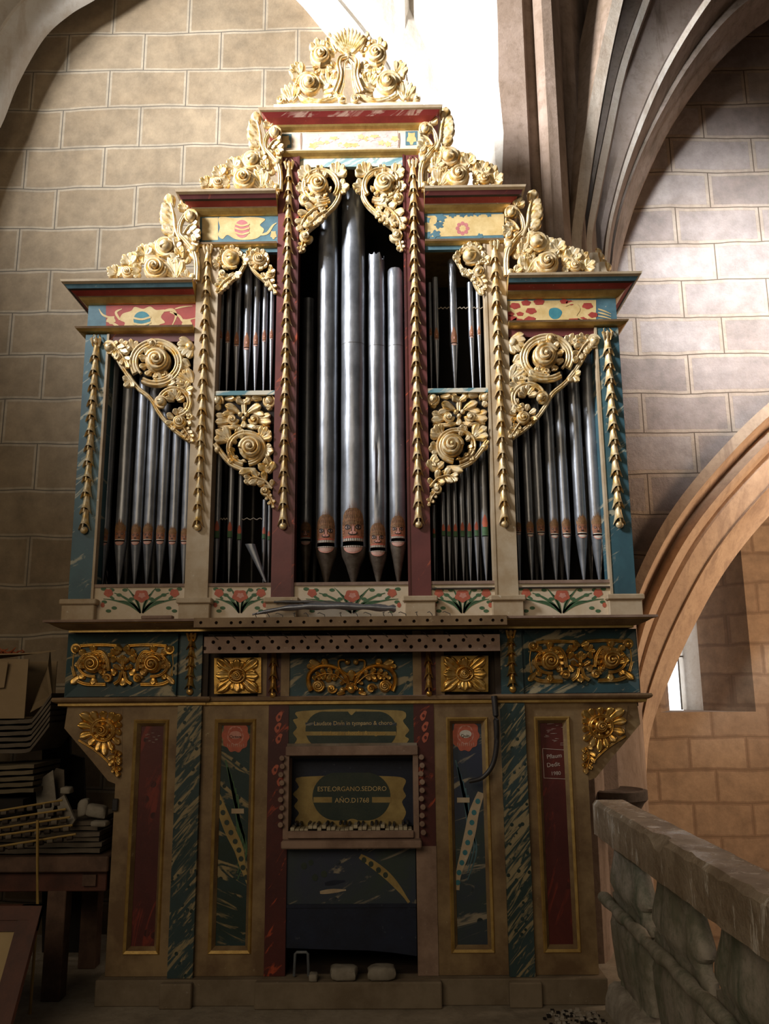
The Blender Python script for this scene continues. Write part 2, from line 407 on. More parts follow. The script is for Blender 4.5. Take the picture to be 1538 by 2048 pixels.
rows = [[U3(a, b, Y) for a, b in cat(p, 8)] for p, Y in vl]; vm.grid(rows, 'vault_stone')
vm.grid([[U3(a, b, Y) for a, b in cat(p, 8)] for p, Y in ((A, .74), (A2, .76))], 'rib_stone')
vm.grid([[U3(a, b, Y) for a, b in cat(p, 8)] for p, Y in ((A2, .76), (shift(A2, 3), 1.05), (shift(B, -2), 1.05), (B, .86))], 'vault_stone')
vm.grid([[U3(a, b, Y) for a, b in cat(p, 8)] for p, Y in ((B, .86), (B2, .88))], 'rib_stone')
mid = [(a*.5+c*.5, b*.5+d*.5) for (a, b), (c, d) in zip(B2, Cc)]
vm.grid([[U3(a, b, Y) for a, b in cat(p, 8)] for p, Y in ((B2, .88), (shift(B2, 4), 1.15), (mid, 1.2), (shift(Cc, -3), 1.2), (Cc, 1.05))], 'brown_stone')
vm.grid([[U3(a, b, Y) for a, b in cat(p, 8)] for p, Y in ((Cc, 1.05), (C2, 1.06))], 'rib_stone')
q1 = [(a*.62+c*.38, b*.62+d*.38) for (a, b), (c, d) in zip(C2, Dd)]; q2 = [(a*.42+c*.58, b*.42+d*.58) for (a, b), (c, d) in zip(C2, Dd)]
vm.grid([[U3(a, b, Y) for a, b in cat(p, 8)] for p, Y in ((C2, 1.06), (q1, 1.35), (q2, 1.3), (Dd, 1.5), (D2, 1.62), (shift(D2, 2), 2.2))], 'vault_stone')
struct(vm.build('ceiling', smooth=40))

# right wall with the big arch below
outer = [(1234, 1700), (1236, 1500), (1240, 1330), (1256, 1205), (1292, 1110), (1350, 1010), (1436, 905), (1538, 805), (1680, 700), (1840, 640)]
inner = [(1290, 1700), (1292, 1575), (1302, 1462), (1345, 1345), (1405, 1220), (1462, 1125), (1538, 1032), (1640, 930), (1780, 850), (1840, 830)]
outer = cat(outer, 5); inner = cat(inner, 5)
wm = MB(); Yw = 2.2
o3 = [U3(a, b, Yw) for a, b in outer]
xm = min(p.x for p in o3)
top = [Vector((p.x, Yw, 9.2)) for p in o3]
wm.grid([o3, top], 'grey_ashlar'); wm.add([(1.0, Yw, -4), (o3[0].x, Yw, -4), (o3[0].x, Yw, 9.2), (1.0, Yw, 9.2)], [(0, 1, 2, 3)], 'grey_ashlar')
wm.add([(1.0, Yw, -4), (o3[0].x, Yw, -4), (o3[0].x, Yw, o3[0].z), (1.0, Yw, o3[0].z)], [(0, 1, 2, 3)], 'grey_ashlar')
xr = o3[-1].x; wm.add([(xr, Yw, o3[-1].z), (9, Yw, o3[-1].z), (9, Yw, 9.2), (xr, Yw, 9.2)], [(0, 1, 2, 3)], 'grey_ashlar')
struct(wm.build('wall_right'))
am = MB(); rows = []
for fr, Y in ((-.0, 2.2), (.0, 2.12), (.13, 2.10), (.17, 2.22), (.24, 2.34), (.30, 2.26), (.36, 2.20), (.42, 2.24), (.46, 2.38), (.52, 2.36), (.74, 2.42), (.76, 2.40), (.78, 2.44), (1.0, 2.62), (1.0, 3.3)):
    rows.append([U3(a[0]*(1-fr)+b[0]*fr, a[1]*(1-fr)+b[1]*fr, min(Y, 2.62)) + (Vector((0, Y-2.62, 0)) if Y > 2.62 else Vector((0, 0, 0))) for a, b in zip(outer, inner)])
am.grid(rows, 'arch_stone'); struct(am.build('trim_3', smooth=32))
# capital ledge on which the arch lands
lm = MB(); c = U3(1234, 1590, .72)
lm.lathe(c.x, .72, [(0, c.z-.16), (.10, c.z-.15), (.13, c.z-.08), (.155, c.z-.04), (.175, c.z-.02), (.175, c.z+.03), (.15, c.z+.036), (.12, c.z+.022), (0, c.z+.018)], 'sooty_stone', 28)
struct(lm.build('trim_4', smooth=35))

# far wall of the aisle with a splayed slit window
Yf = 5.0
g0 = U3(1366, 1250, Yf); g1 = U3(1405, 1424, Yf); s1 = U3(1512, 1424, Yf)
zb = g1.z; zt = zb+2.1
xa, xb = U3(1322, 1424, Yf).x, s1.x
fm = MB()
fm.add([(1, Yf, -4), (9, Yf, -4), (9, Yf, zb), (1, Yf, zb)], [(0, 1, 2, 3)], 'warm_ashlar')
fm.add([(1, Yf, zt), (9, Yf, zt), (9, Yf, 7), (1, Yf, 7)], [(0, 1, 2, 3)], 'warm_ashlar')
fm.add([(1, Yf, zb), (xa, Yf, zb), (xa, Yf, zt), (1, Yf, zt)], [(0, 1, 2, 3)], 'warm_ashlar')
fm.add([(xb, Yf, zb), (9, Yf, zb), (9, Yf, zt), (xb, Yf, zt)], [(0, 1, 2, 3)], 'warm_ashlar')
Yg = Yf+.75
gx0, gx1 = xa+.33, xa+.33+.24
fm.add([(xa, Yf, zb), (gx0, Yg, zb), (gx0, Yg, zt), (xa, Yf, zt)], [(0, 1, 2, 3)], 'warm_ashlar')
fm.add([(xb, Yf, zb), (gx1+.12, Yg-.1, zb), (gx1+.12, Yg-.1, zt), (xb, Yf, zt)], [(0, 1, 2, 3)], 'warm_ashlar')
fm.add([(xa, Yf, zb), (xb, Yf, zb), (gx1, Yg, zb), (gx0, Yg, zb)], [(0, 1, 2, 3)], 'vault_stone')
fm.add([(xa, Yf, zt), (xb, Yf, zt), (gx1, Yg, zt), (gx0, Yg, zt)], [(0, 1, 2, 3)], 'vault_stone')
struct(fm.build('wall_aisle'))
gm = MB(); gm.add([(gx1+.12, Yg-.1, zb), (gx1-.02, Yg+.25, zb), (gx1-.02, Yg+.25, zt), (gx1+.12, Yg-.1, zt)], [(0, 1, 2, 3)], 'pale_stone'); struct(gm.build('trim_6'))
gm = MB(); gm.add([(gx0-.3, Yg+.24, zb-.02), (gx1, Yg+.24, zb-.02), (gx1, Yg+.24, zt), (gx0-.3, Yg+.24, zt)], [(0, 1, 2, 3)], 'window_glow')
for zz in (zb+.62, zb+1.3): gm.box(gx0-.1, gx1+.05, Yg+.16, Yg+.18, zz, zz+.018, 'black_iron')
gm.box(gx1-.05, gx1-.035, Yg+.16, Yg+.18, zb, zt, 'black_iron')
struct(gm.build('window_1'))
mb = MB(); mb.box(1.0, 9, 2.9, 5.8, 6.9, 7.0, 'brown_stone'); struct(mb.build('ceiling'))
mb = MB(); mb.box(8.9, 9, -6.2, 5.8, -4, 7, 'brown_stone'); struct(mb.build('wall_far_right'))

# ================================================================ THE ORGAN
ORG = empty('pipe_organ', (X0, 0, 0))
tag(ORG, 'tall stepped pipe organ with gilded carvings, marbled painted case and rows of grey metal pipes', 'pipe organ')
def both(mb, name, **k):
    a = mb.build(name, ORG, **k); b = mb.mirror(X0).build(name, ORG, **k); return a, b

def cornice(x0, x1, prof, back, endL=True, endR=True, Y0=0):
    """prof: list of (out, z, material of the strip up to the next point)"""
    m_ = MB()
    def path(o, z):
        p = []
        if endL: p += [(x0-o, back, z)]
        p += [(x0-(o if endL else 0), Y0-o, z), (x1+(o if endR else 0), Y0-o, z)]
        if endR: p += [(x1+o, back, z)]
        return p
    for i in range(len(prof)-1):
        m_.grid([path(prof[i][0], prof[i][1]), path(prof[i+1][0], prof[i+1][1])], prof[i][2])
    # lids
    for k in (0, -1):
        o, z = prof[k][0], prof[k][1]
        m_.add([(x0-(o if endL else 0), Y0-o, z), (x1+(o if endR else 0), Y0-o, z), (x1+(o if endR else 0), back, z), (x0-(o if endL else 0), back, z)], [(0, 1, 2, 3)], prof[min(k, -2) if k else 0][2])
    for e, xx in ((endL, x0), (endR, x1)):
        if not e:
            m_.add([(xx, Y0-p[0], p[1]) for p in prof]+[(xx, back, prof[-1][1]), (xx, back, prof[0][1])], [tuple(range(len(prof)+2))], prof[0][2])
    return m_
def decal(m_, pts, mat, Y, n=5, smooth=True, d=.0012):
    q = cat(pts, n, True) if smooth else pts
    m_.poly([U3(a, b, Y)-Vector((0, d, 0)) for a, b in q], mat)
def dstroke(m_, pts, wpx, mat, Y, d=.0016, n=5, taper=True):
    q = cat(pts, n); L = []; R = []
    for i, (a, b) in enumerate(q):
        a0, b0 = q[max(i-1, 0)]; a1, b1 = q[min(i+1, len(q)-1)]; l = math.hypot(a1-a0, b1-b0) or 1
        u = i/(len(q)-1); w_ = wpx*.5*((.35+.65*sin(pi*min(1, u*1.0+.12))) if taper else 1)
        nx, ny = -(b1-b0)/l*w_, (a1-a0)/l*w_
        L.append(U3(a+nx, b+ny, Y)-Vector((0, d, 0))); R.append(U3(a-nx, b-ny, Y)-Vector((0, d, 0)))
    m_.grid([L, R], mat)
def dblob(m_, cx, cy, rx, ry, mat, Y, d=.0014, k=14, wob=0, ph=0, fq=5):
    m_.poly([U3(cx+rx*(1+wob*sin(fq*t+ph))*cos(t), cy+ry*(1+wob*sin(fq*t+ph))*sin(t), Y)-Vector((0, d, 0)) for t in [2*pi*i/k for i in range(k)]], mat)

DB = .55     # depth of the upper case
# --- upper case side boards, back, tops
for z0, z1, hw in ((1.86, 3.52, 1.515), (3.52, 4.04, .90), (4.04, 4.62, .435)):
    pass
m_ = MB(); m_.box(X0-1.50, X0+1.50, DB-.02, DB, 1.86, 3.66, 'shade_dirt_black'); m_.box(X0-.89, X0+.89, DB-.02, DB, 3.66, 4.2, 'shade_dirt_black'); m_.box(X0-.43, X0+.43, DB-.02, DB, 4.2, 4.75, 'shade_dirt_black')
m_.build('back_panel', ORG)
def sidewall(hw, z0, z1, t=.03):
    a = MB(); a.box(X0-hw, X0-hw+t, .06, DB-.02, z0, z1, 'shade_dirt_black'); return a
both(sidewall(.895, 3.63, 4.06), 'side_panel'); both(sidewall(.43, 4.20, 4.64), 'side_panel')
# lattice sides of the outer bays
la = MB(); xx = X0-1.50
la.box(xx, xx+.02, .02, .07, 1.98, 3.5, 'dark_wood'); la.box(xx, xx+.02, DB-.07, DB-.02, 1.98, 3.5, 'dark_wood'); la.box(xx, xx+.02, .07, DB-.07, 3.42, 3.5, 'dark_wood'); la.box(xx, xx+.02, .07, DB-.07, 1.98, 2.06, 'dark_wood')
k = 0
for sgn, xo in ((1, .006), (-1, .014)):
    z = 2.06-.41
    while z < 3.42:
        # slat from (y=.07,z) to (y=.48,z+.7) clipped
        a0, b0, a1, b1 = .07, z, DB-.07, z+.62
        if sgn < 0: b0, b1 = b1, b0
        def clip(a0, b0, a1, b1):
            pts = []
            for t in (0, 1): pass
            t0, t1 = 0, 1; db = b1-b0
            for lim, s_ in ((2.06, 1), (3.42, -1)):
                tt = (lim-b0)/db
                if (db > 0) == (s_ > 0): t0 = max(t0, tt)
                else: t1 = min(t1, tt)
            return t0, t1
        t0, t1 = clip(a0, b0, a1, b1)
        if t1 > t0+.02:
            p = lambda t: (a0+(a1-a0)*t, b0+(b1-b0)*t)
            (ya, za), (yb, zb_) = p(t0), p(t1); L = math.hypot(yb-ya, zb_-za); ny, nz = -(zb_-za)/L*.008, (yb-ya)/L*.008
            vs = [(xx+dx, y+q*ny, zz+q*nz) for dx in (xo-.004, xo+.004) for (y, zz) in ((ya, za), (yb, zb_)) for q in (-1, 1)]
            la.add(vs, [(0, 1, 3, 2), (4, 6, 7, 5), (0, 4, 5, 1), (2, 3, 7, 6), (0, 2, 6, 4), (1, 5, 7, 3)], 'dark_wood')
        z += .062
both(la, 'lattice_side')
# bay floor and partitions
m_ = MB(); m_.box(X0-1.48, X0+1.48, .02, DB-.02, 1.98, 2.055, 'dark_wood'); m_.build('wind_chest', ORG)
# --- pilasters
def pil(h0, h1, z1, mat, edge):
    a = MB(); a.box(X0-h1, X0-h0, -.012, .10, 1.98, z1, mat); a.box(X0-h0-.012, X0-h0+.001, -.016, .03, 1.98, z1, edge)
    a.box(X0-h1-.02, X0-h0+.02, -.045, .10, 1.862, 1.95, 'cream_paint', .004); a.box(X0-h1-.032, X0-h0+.032, -.057, .10, 1.95, 1.98, 'cream_paint', .006)
    return a
both(pil(1.385, 1.520, 3.50, 'blue_marbling', 'cream_paint'), 'pilaster'); both(pil(.77, .895, 4.03, 'cream_paint', 'cream_paint'), 'pilaster'); both(pil(.308, .430, 4.62, 'rose_marbling', 'red_marbling'), 'pilaster')
# --- socle panels with painted flowers
def flower_panel(m_, cx, cy, w_, Y, kind):
    g = 'leaf_green'; r = 'flower_red'
    h = 26
    for s_ in (-1, 1):
        for k, (dx, dy, ww) in enumerate(((w_*.16, -30, 4), (w_*.30, -20, 5), (w_*.42, -8, 4), (w_*.25, -4, 4.5), (w_*.10, -18, 4))):
            dstroke(m_, [(cx+s_*2, cy+24), (cx+s_*dx*.35, cy+10+dy*.25), (cx+s_*dx*.8, cy+4+dy*.7), (cx+s_*dx*1.1, cy+4+dy)], ww, g, Y)
        for k, (dx, dy, an) in enumerate(((.36, -22, 0), (.45, 2, 1), (.20, -22, 2), (.33, 14, 0), (.12, -4, 1), (.46, -24, 1), (.40, 20, 2), (.27, -12, 1))):
            dblob(m_, cx+s_*dx*w_, cy+dy, 5.5, 3.4, g, Y)
        dblob(m_, cx+s_*w_*.40, cy-16, 9, 8, r, Y, .0018, 20, .09); dblob(m_, cx+s_*w_*.47, cy+8, 4, 5, r, Y, .0018)
        dstroke(m_, [(cx+s_*w_*.33, cy-4), (cx+s_*w_*.38, cy-10), (cx+s_*w_*.44, cy-26)], 5, g, Y)
    dblob(m_, cx, cy-10, 15, 12, r, Y, .0020, 26, .10); dblob(m_, cx+1, cy-11, 7, 5, 'lip_paint', Y, .0024, 16, .2)
for (pa, pb, cx, w_) in ((-1.385, -.895, 283, 165), (-.77, -.43, 480, 105), (-.308, .308, 704, 200), (.43, .77, 925, 118), (.895, 1.385, 1124, 180)):
    m_ = MB(); m_.box(X0+pa, X0+pb, .0, .03, 1.862, 2.045, 'pale_cream'); m_.box(X0+pa, X0+pb, -.008, .05, 2.045, 2.062, 'raw_wood')
    if pa > 0: m_.box(X0+pa, X0+pb, -.012, -.001, 2.018, 2.026, 'dark_wood')
    flower_panel(m_, cx, 1202, w_, 0, 0); m_.build('socle_panel', ORG)
# --- main ledge
G, D_, K = 'gold_line', 'ledge_wood', 'dark_wood'
ledge = cornice(X0-1.42, X0+1.42, [(0.03, 1.80, K), (.05, 1.80, G), (.05, 1.812, D_), (.075, 1.815, D_), (.105, 1.828, D_), (.125, 1.840, G), (.13, 1.843, 'raw_wood'), (.15, 1.846, 'raw_wood'), (.15, 1.858, 'raw_wood'), (.0, 1.862, 'raw_wood')], DB, Y0=-.05)
# --- drilled upper board standing on the front edge of the ledge
def drilled(x0, x1, y0, y1, z0, z1, holes, mat, r):
    m_ = MB(); m_.box(x0, x1, y0, y1, z0, z1, mat)
    a = m_.build('_a'); cm = MB()
    for (hx, hz) in holes:
        n_ = 10; ring = [(hx+r*cos(2*pi*i/n_), hz+r*sin(2*pi*i/n_)) for i in range(n_)]; cm.prism(ring, y0-.02, y1-.008, 'void_black')
    b = cm.build('_b'); mo = a.modifiers.new('b', 'BOOLEAN'); mo.object = b; mo.operation = 'DIFFERENCE'; mo.solver = 'EXACT'
    bpy.context.view_layer.update()
    me = bpy.data.meshes.new_from_object(a.evaluated_get(bpy.context.evaluated_depsgraph_get()))
    out = MB(); loc = a.location
    ms = [mm.name if mm else mat for mm in me.materials]
    for k_, mm in enumerate(ms): out.m(mm)
    out.v = [tuple(v.co+loc) for v in me.vertices]; out.f = [tuple(p.vertices) for p in me.polygons]
    out.mi = [p.material_index if p.material_index < len(ms) else 0 for p in me.polygons]
    bpy.data.objects.remove(a); bpy.data.objects.remove(b); return out
ledge.build('main_ledge', ORG, smooth=None)
xs = [402, 433, 463, 481, 506, 530, 556, 581, 608, 636, 662, 690, 716, 742, 771, 800, 828, 855, 884, 914, 940, 962, 986, 1004]
hol = [(U(x, 1245, -.21)[0], 1.836+.003*sin(x)) for x in xs]
dm = drilled(U(388, 1245, -.21)[0], U(1014, 1245, -.21)[0], -.215, -.175, 1.812, 1.860, hol, 'ledge_wood', .0085)
dm.build('drilled_rail', ORG)
# lower drilled board on two rows
xs = [(440+i*((1000-440)/19.)) for i in range(20)]
yA = U(700, 1271, -.13)[1]; yB = U(700, 1304, -.13)[1]
hol = [(U(x, 1290, -.13)[0]-.035, yA-.028+.0*i) for i, x in enumerate(xs)]+[(U(x, 1290, -.13)[0]-.078, yB+.024) for i, x in enumerate(xs)]
dm = drilled(U(408, 1290, -.13)[0], U(1000, 1290, -.13)[0], -.13, -.07, yB, yA, hol, 'raw_wood', .0098)
dm.build('drilled_rail', ORG, label='brown board pierced with two rows of holes')
# --- frieze zone under the ledge (z 1.47..1.80)
fz0, fz1 = 1.465, 1.80
def frieze_block(sgn):
    a = MB(); x0, x1 = X0-1.51, X0-.785
    a.box(x0, x1, .0, .5, fz0, fz1, 'teal_marbling'); a.box(X0-.90, X0-.785, -.02, 0, fz0, fz1, 'teal_marbling')
    # bevelled field round the carving
    xa, xb, za, zb2 = x0+.01, X0-.915, fz0+.005, fz1-.005
    i_ = .05
    o4 = [(xa, -.022, za), (xb, -.022, za), (xb, -.022, zb2), (xa, -.022, zb2)]; n4 = [(xa+i_, -.002, za+i_), (xb-i_, -.002, za+i_), (xb-i_, -.002, zb2-i_), (xa+i_, -.002, zb2-i_)]
    a.add(o4+n4, [(0, 1, 5, 4), (1, 2, 6, 5), (2, 3, 7, 6), (3, 0, 4, 7)], 'teal_marbling')
    return a
both(frieze_block(1), 'frieze_block')
m_ = MB(); m_.box(X0-.785, X0+.785, .03, .5, fz0, fz1, 'dark_wood')
for s_ in (-1, 1):
    for a_, b_, mt in ((.37, .445, 'red_marbling'), (.445, .49, 'ochre_stile'), (.325, .37, 'ochre_stile'), (.755, .79, 'dark_wood')):
        x_, y_ = sorted((X0+s_*a_, X0+s_*b_)); m_.box(x_, y_, -.0, .03, fz0, fz1, mt)
m_.box(X0-.325, X0+.325, .01, .03, fz0, 1.68, 'teal_marbling')
m_.build('frieze_recess', ORG)
# --- moulding below the frieze
mold = cornice(X0-1.51, X0-.78, [(0, 1.418, G), (.022, 1.424, G), (.022, 1.436, D_), (.03, 1.438, D_), (.045, 1.446, D_), (.05, 1.456, D_), (.045, 1.466, 'raw_wood'), (0, 1.468, 'raw_wood')], .5, True, True)
both(mold, 'moulding')
m_ = cornice(X0-.775, X0+.775, [(0, 1.418, G), (.015, 1.424, G), (.015, 1.438, D_), (.028, 1.444, D_), (.03, 1.462, 'raw_wood'), (0, 1.466, 'raw_wood')], .5, False, False)
m_.build('moulding', ORG)
# --- upper entablatures
def tier(xo, xi, z, both_ends=False):
    pass
# tier 3 (outer, lowest)
def ent3():
    a = cornice(X0-1.525, X0-.897, [(0.0, 3.505, G), (.03, 3.512, G), (.045, 3.525, D_), (.05, 3.535, D_), (0, 3.538, D_)], DB, True, False)
    return a
both(ent3(), 'lower_cornice')
c3 = [(0, 3.685, G), (.012, 3.690, G), (.03, 3.705, G), (.04, 3.716, D_), (.044, 3.722, 'frieze_red'), (.075, 3.742, 'dark_wood'), (.088, 3.748, 'frieze_blue'), (.098, 3.762, 'frieze_blue'), (.104, 3.768, 'cream_paint'), (.118, 3.778, 'cream_paint'), (.122, 3.79, 'cream_paint'), (.0, 3.795, 'raw_wood')]
both(cornice(X0-1.525, X0-.897, c3, DB, True, False), 'upper_cornice')
c2 = [(a, b+.553, 'rose_marbling' if c == 'frieze_blue' else c) for a, b, c in c3]
both(cornice(X0-.895, X0-.432, c2, DB, True, False), 'upper_cornice')
c1 = [(0, 4.792, G), (.012, 4.797, G), (.028, 4.808, G), (.036, 4.818, 'frieze_red'), (.07, 4.842, 'red_white_marbling'), (.095, 4.862, 'cream_paint'), (.105, 4.868, 'cream_paint'), (.112, 4.882, 'cream_paint'), (0, 4.89, 'pale_cream')]
cornice(X0-.435, X0+.435, c1, DB).build('upper_cornice', ORG)
both(cornice(X0-.895, X0-.432, [(0, 4.030, G), (.018, 4.036, G), (.03, 4.046, D_), (.034, 4.056, 'cream_paint'), (0, 4.060, D_)], DB, True, False), 'lower_cornice')
cornice(X0-.435, X0+.435, [(0, 4.612, G), (.012, 4.617, G), (.03, 4.632, G), (.036, 4.642, 'cream_paint'), (.03, 4.652, 'cream_paint'), (0, 4.656, D_)], DB).build('lower_cornice', ORG)
# friezes
def frieze3(right):
    a = MB(); x0, x1 = (X0-1.52, X0-.897) if not right else (X0+.897, X0+1.52)
    a.box(x0, x1, .0, DB, 3.538, 3.687, 'frieze_blue')
    if not right:
        a.poly([U3(p, q, 0)-Vector((0, .0006, 0)) for p, q in ((212, 611), (392, 608), (392, 664), (212, 666))], 'frieze_red')
        decal(a, [(245, 628), (262, 622), (270, 614), (286, 618), (300, 613), (312, 620), (330, 620), (322, 634), (330, 645), (318, 650), (308, 662), (290, 655), (272, 663), (258, 656), (244, 660), (250, 646), (240, 640)], 'gold_paint', 0, 5)
        a.poly([U3(284+17*cos(t), 640+17*sin(t), 0)-Vector((0, .002, 0)) for t in [2*pi*i/20 for i in range(20)]], 'egg_blue')
        for yy in (634, 645): dstroke(a, [(266, yy+2), (284, yy+5), (302, yy)], 4, 'gold_paint', 0, .003, taper=False)
        dstroke(a, [(328, 622), (345, 620), (352, 632), (345, 650)], 6, 'gold_paint', 0); dstroke(a, [(340, 624), (358, 632), (366, 642), (376, 640), (392, 636)], 5, 'gold_paint', 0)
        dblob(a, 374, 646, 10, 8, 'gold_paint', 0, wob=.2); dstroke(a, [(240, 640), (232, 625), (244, 618)], 5, 'gold_paint', 0); dstroke(a, [(240, 655), (228, 648), (215, 640)], 5, 'gold_paint', 0); dblob(a, 222, 640, 9, 8, 'gold_paint', 0, wob=.2); dstroke(a, [(222, 636), (206, 630), (198, 618)], 4, 'gold_paint', 0)
        dstroke(a, [(372, 652), (368, 660), (360, 664)], 4, 'gold_paint', 0); dstroke(a, [(350, 618), (365, 614), (385, 612)], 3, 'gold_paint', 0)
    else:
        a.poly([U3(p, q, 0)-Vector((0, .0006, 0)) for p, q in ((1014, 602), (1192, 600), (1192, 652), (1014, 653))], 'gold_paint')
        random.seed(3)
        for p, q, r in ((1030, 612, 9), (1035, 645, 12), (1052, 606, 8), (1060, 640, 10), (1075, 648, 8), (1150, 646, 14), (1165, 640, 8), (1175, 612, 9), (1140, 606, 7), (1180, 645, 10), (1020, 628, 7), (1040, 628, 6), (1022, 638, 10), (1062, 622, 9), (1090, 648, 9), (1120, 648, 8), (1045, 648, 9), (1078, 604, 9), (1128, 603, 7), (1186, 630, 8), (1168, 650, 8)):
            dblob(a, p, q, r*1.2, r*.7, 'frieze_red', 0, wob=.12, ph=p)
        decal(a, [(1100, 618), (1114, 616), (1124, 624), (1118, 636), (1106, 638), (1098, 630)], 'egg_blue', 0)
        dstroke(a, [(1130, 612), (1146, 606), (1158, 618), (1152, 632), (1166, 640)], 5, 'gold_paint', 0, .0022)
        for k_ in range(5): dstroke(a, [(1196, 618+k_*7), (1208, 622+k_*6), (1222, 628+k_*5)], 3, 'gold_paint', 0)
    return a
frieze3(False).build('frieze', ORG); frieze3(True).build('frieze', ORG)
def frieze2(right):
    a = MB(); x0, x1 = (X0-.893, X0-.432) if not right else (X0+.432, X0+.893)
    a.box(x0, x1, 0, DB, 4.060, 4.24, 'frieze_blue')
    if not right:
        decal(a, [(438, 435), (470, 436), (500, 434), (530, 438), (520, 450), (528, 460), (515, 476), (490, 480), (470, 478), (455, 470), (445, 478), (436, 470), (440, 455)], 'gold_paint', 0)
        a.poly([U3(p, q, 0)-Vector((0, .0008, 0)) for p, q in ((404, 436), (436, 435), (436, 480), (404, 481))], 'gold_paint')
        a.poly([U3(484+15*cos(t), 458+18*sin(t), 0)-Vector((0, .002, 0)) for t in [2*pi*i/20 for i in range(20)]], 'egg_rose')
        for yy in (448, 456, 465): dstroke(a, [(470, yy), (484, yy+4), (499, yy)], 3.4, 'gold_paint', 0, .003, taper=False)
        dstroke(a, [(520, 470), (535, 466), (545, 452), (553, 446)], 5, 'gold_paint', 0); dblob(a, 547, 470, 6, 8, 'gold_paint', 0, wob=.2)
    else:
        a.poly([U3(p, q, 0)-Vector((0, .0008, 0)) for p, q in ((850, 432), (1008, 428), (1008, 470), (850, 474))], 'gold_paint')
        for p, q, r in ((882, 436, 10), (878, 450, 9), (872, 468, 9), (905, 430, 7), (955, 428, 6), (960, 472, 6), (852, 440, 8), (925, 430, 6), (855, 470, 8), (940, 427, 8), (978, 430, 5)): dblob(a, p, q, r, r*.8, 'frieze_blue', 0, wob=.3, ph=p)
        for k_ in range(8):
            t = 2*pi*k_/8; dblob(a, 925+10*cos(t), 457+10*sin(t), 4, 4, 'egg_rose', 0)
    return a
frieze2(False).build('frieze', ORG); frieze2(True).build('frieze', ORG)
a = MB(); a.box(X0-.432, X0+.432, 0, DB, 4.655, 4.795, 'pale_cream')
decal(a, [(608, 268), (700, 266), (795, 262), (797, 285), (795, 296), (700, 300), (608, 303), (606, 285)], 'pale_rose', 0, smooth=False)
for p, q in ((570, 283), (822, 277)):
    decal(a, [(p-11, q-14), (p+13, q-15), (p+13, q+13), (p-11, q+14)], 'frieze_blue', 0, smooth=False); dblob(a, p+1, q, 9, 12, 'gold_paint', 0, .002, wob=.25)
random.seed(5)
for k_ in range(26): dblob(a, 620+k_*6.8, 284-k_*.15+random.uniform(-9, 9), random.uniform(5, 10), random.uniform(3, 6), 'gold_paint' if k_ % 2 else 'pale_rose', 0, .0018+.0002*(k_ % 4), wob=.3, ph=k_)
for p in (602, 798): dstroke(a, [(p, 266), (p, 302)], 4, 'raw_wood', 0, .0018)
a.build('frieze', ORG)
# lintels
a = MB(); a.box(X0-.308, X0+.308, .0, .03, 4.555, 4.612, 'blue_white_marbling'); a.build('lintel', ORG)
a = MB(); a.box(X0-.77, X0-.43, .0, .03, 4.005, 4.030, 'frieze_blue'); both(a, 'lintel')
a = MB(); a.box(X0-1.385, X0-.895, .0, .03, 3.455, 3.505, 'rose_marbling'); both(a, 'lintel')
# rail between the upper and lower inner bays, with the board behind the carving
a = MB(); a.box(X0-.77, X0-.43, -.01, .30, 3.125, 3.150, 'blue_white_marbling'); a.box(X0-.77, X0-.43, .02, .04, 2.96, 3.125, 'shade_dirt_black'); both(a, 'middle_rail')
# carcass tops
a = MB(); a.box(X0-.897, X0-.870, .1, DB, 1.98, 3.66, 'shade_dirt_black'); both(a, 'partition'); a = MB(); a.box(X0-.43, X0-.405, .1, DB, 1.98, 4.2, 'shade_dirt_black'); both(a, 'partition')

# ---------------- lower case
BH = 1.215
a = MB(); a.box(X0-BH+.02, X0+BH-.02, .42, .45, 0, 1.42, 'dark_wood'); a.box(X0-BH, X0-BH+.03, .02, .45, 0, 1.42, 'ochre_stile'); a.box(X0+BH-.03, X0+BH, .02, .45, 0, 1.42, 'ochre_stile'); a.box(X0-1.5, X0+1.5, .02, .5, 1.40, 1.47, 'dark_wood')
a.build('lower_carcass', ORG)
def panel(h0, h1, z0, z1, mat, extra=None, s_=-1):
    """framed recessed panel between half-widths h0<h1"""
    x0, x1 = sorted((X0+s_*h0, X0+s_*h1)); p = MB(); t = .028
    p.box(x0, x1, .022, .04, z0, z1, mat)
    f = [(x0, z0), (x1, z0), (x1, z1), (x0, z1)]; 
    def ringo(i_, y): return [(x0+i_, y, z0+i_), (x1-i_, y, z0+i_), (x1-i_, y, z1-i_), (x0+i_, y, z1-i_)]
    r0, r1, r2 = ringo(0, -.012), ringo(.012, -.004), ringo(t, .02)
    vs = ringo(-.006, 0)+r0+r1+r2
    for q in range(3):
        p.add(vs, [(q*4+i, q*4+(i+1) % 4, (q+1)*4+(i+1) % 4, (q+1)*4+i) for i in range(4)], 'gold_line' if q < 2 else 'ochre_stile')
    return p
def stile(h0, h1, z0, z1, s_, mat='ochre_stile', y=0.0, y1=.04):
    x0, x1 = sorted((X0+s_*h0, X0+s_*h1)); p = MB(); p.box(x0, x1, y, y1, z0, z1, mat); return p
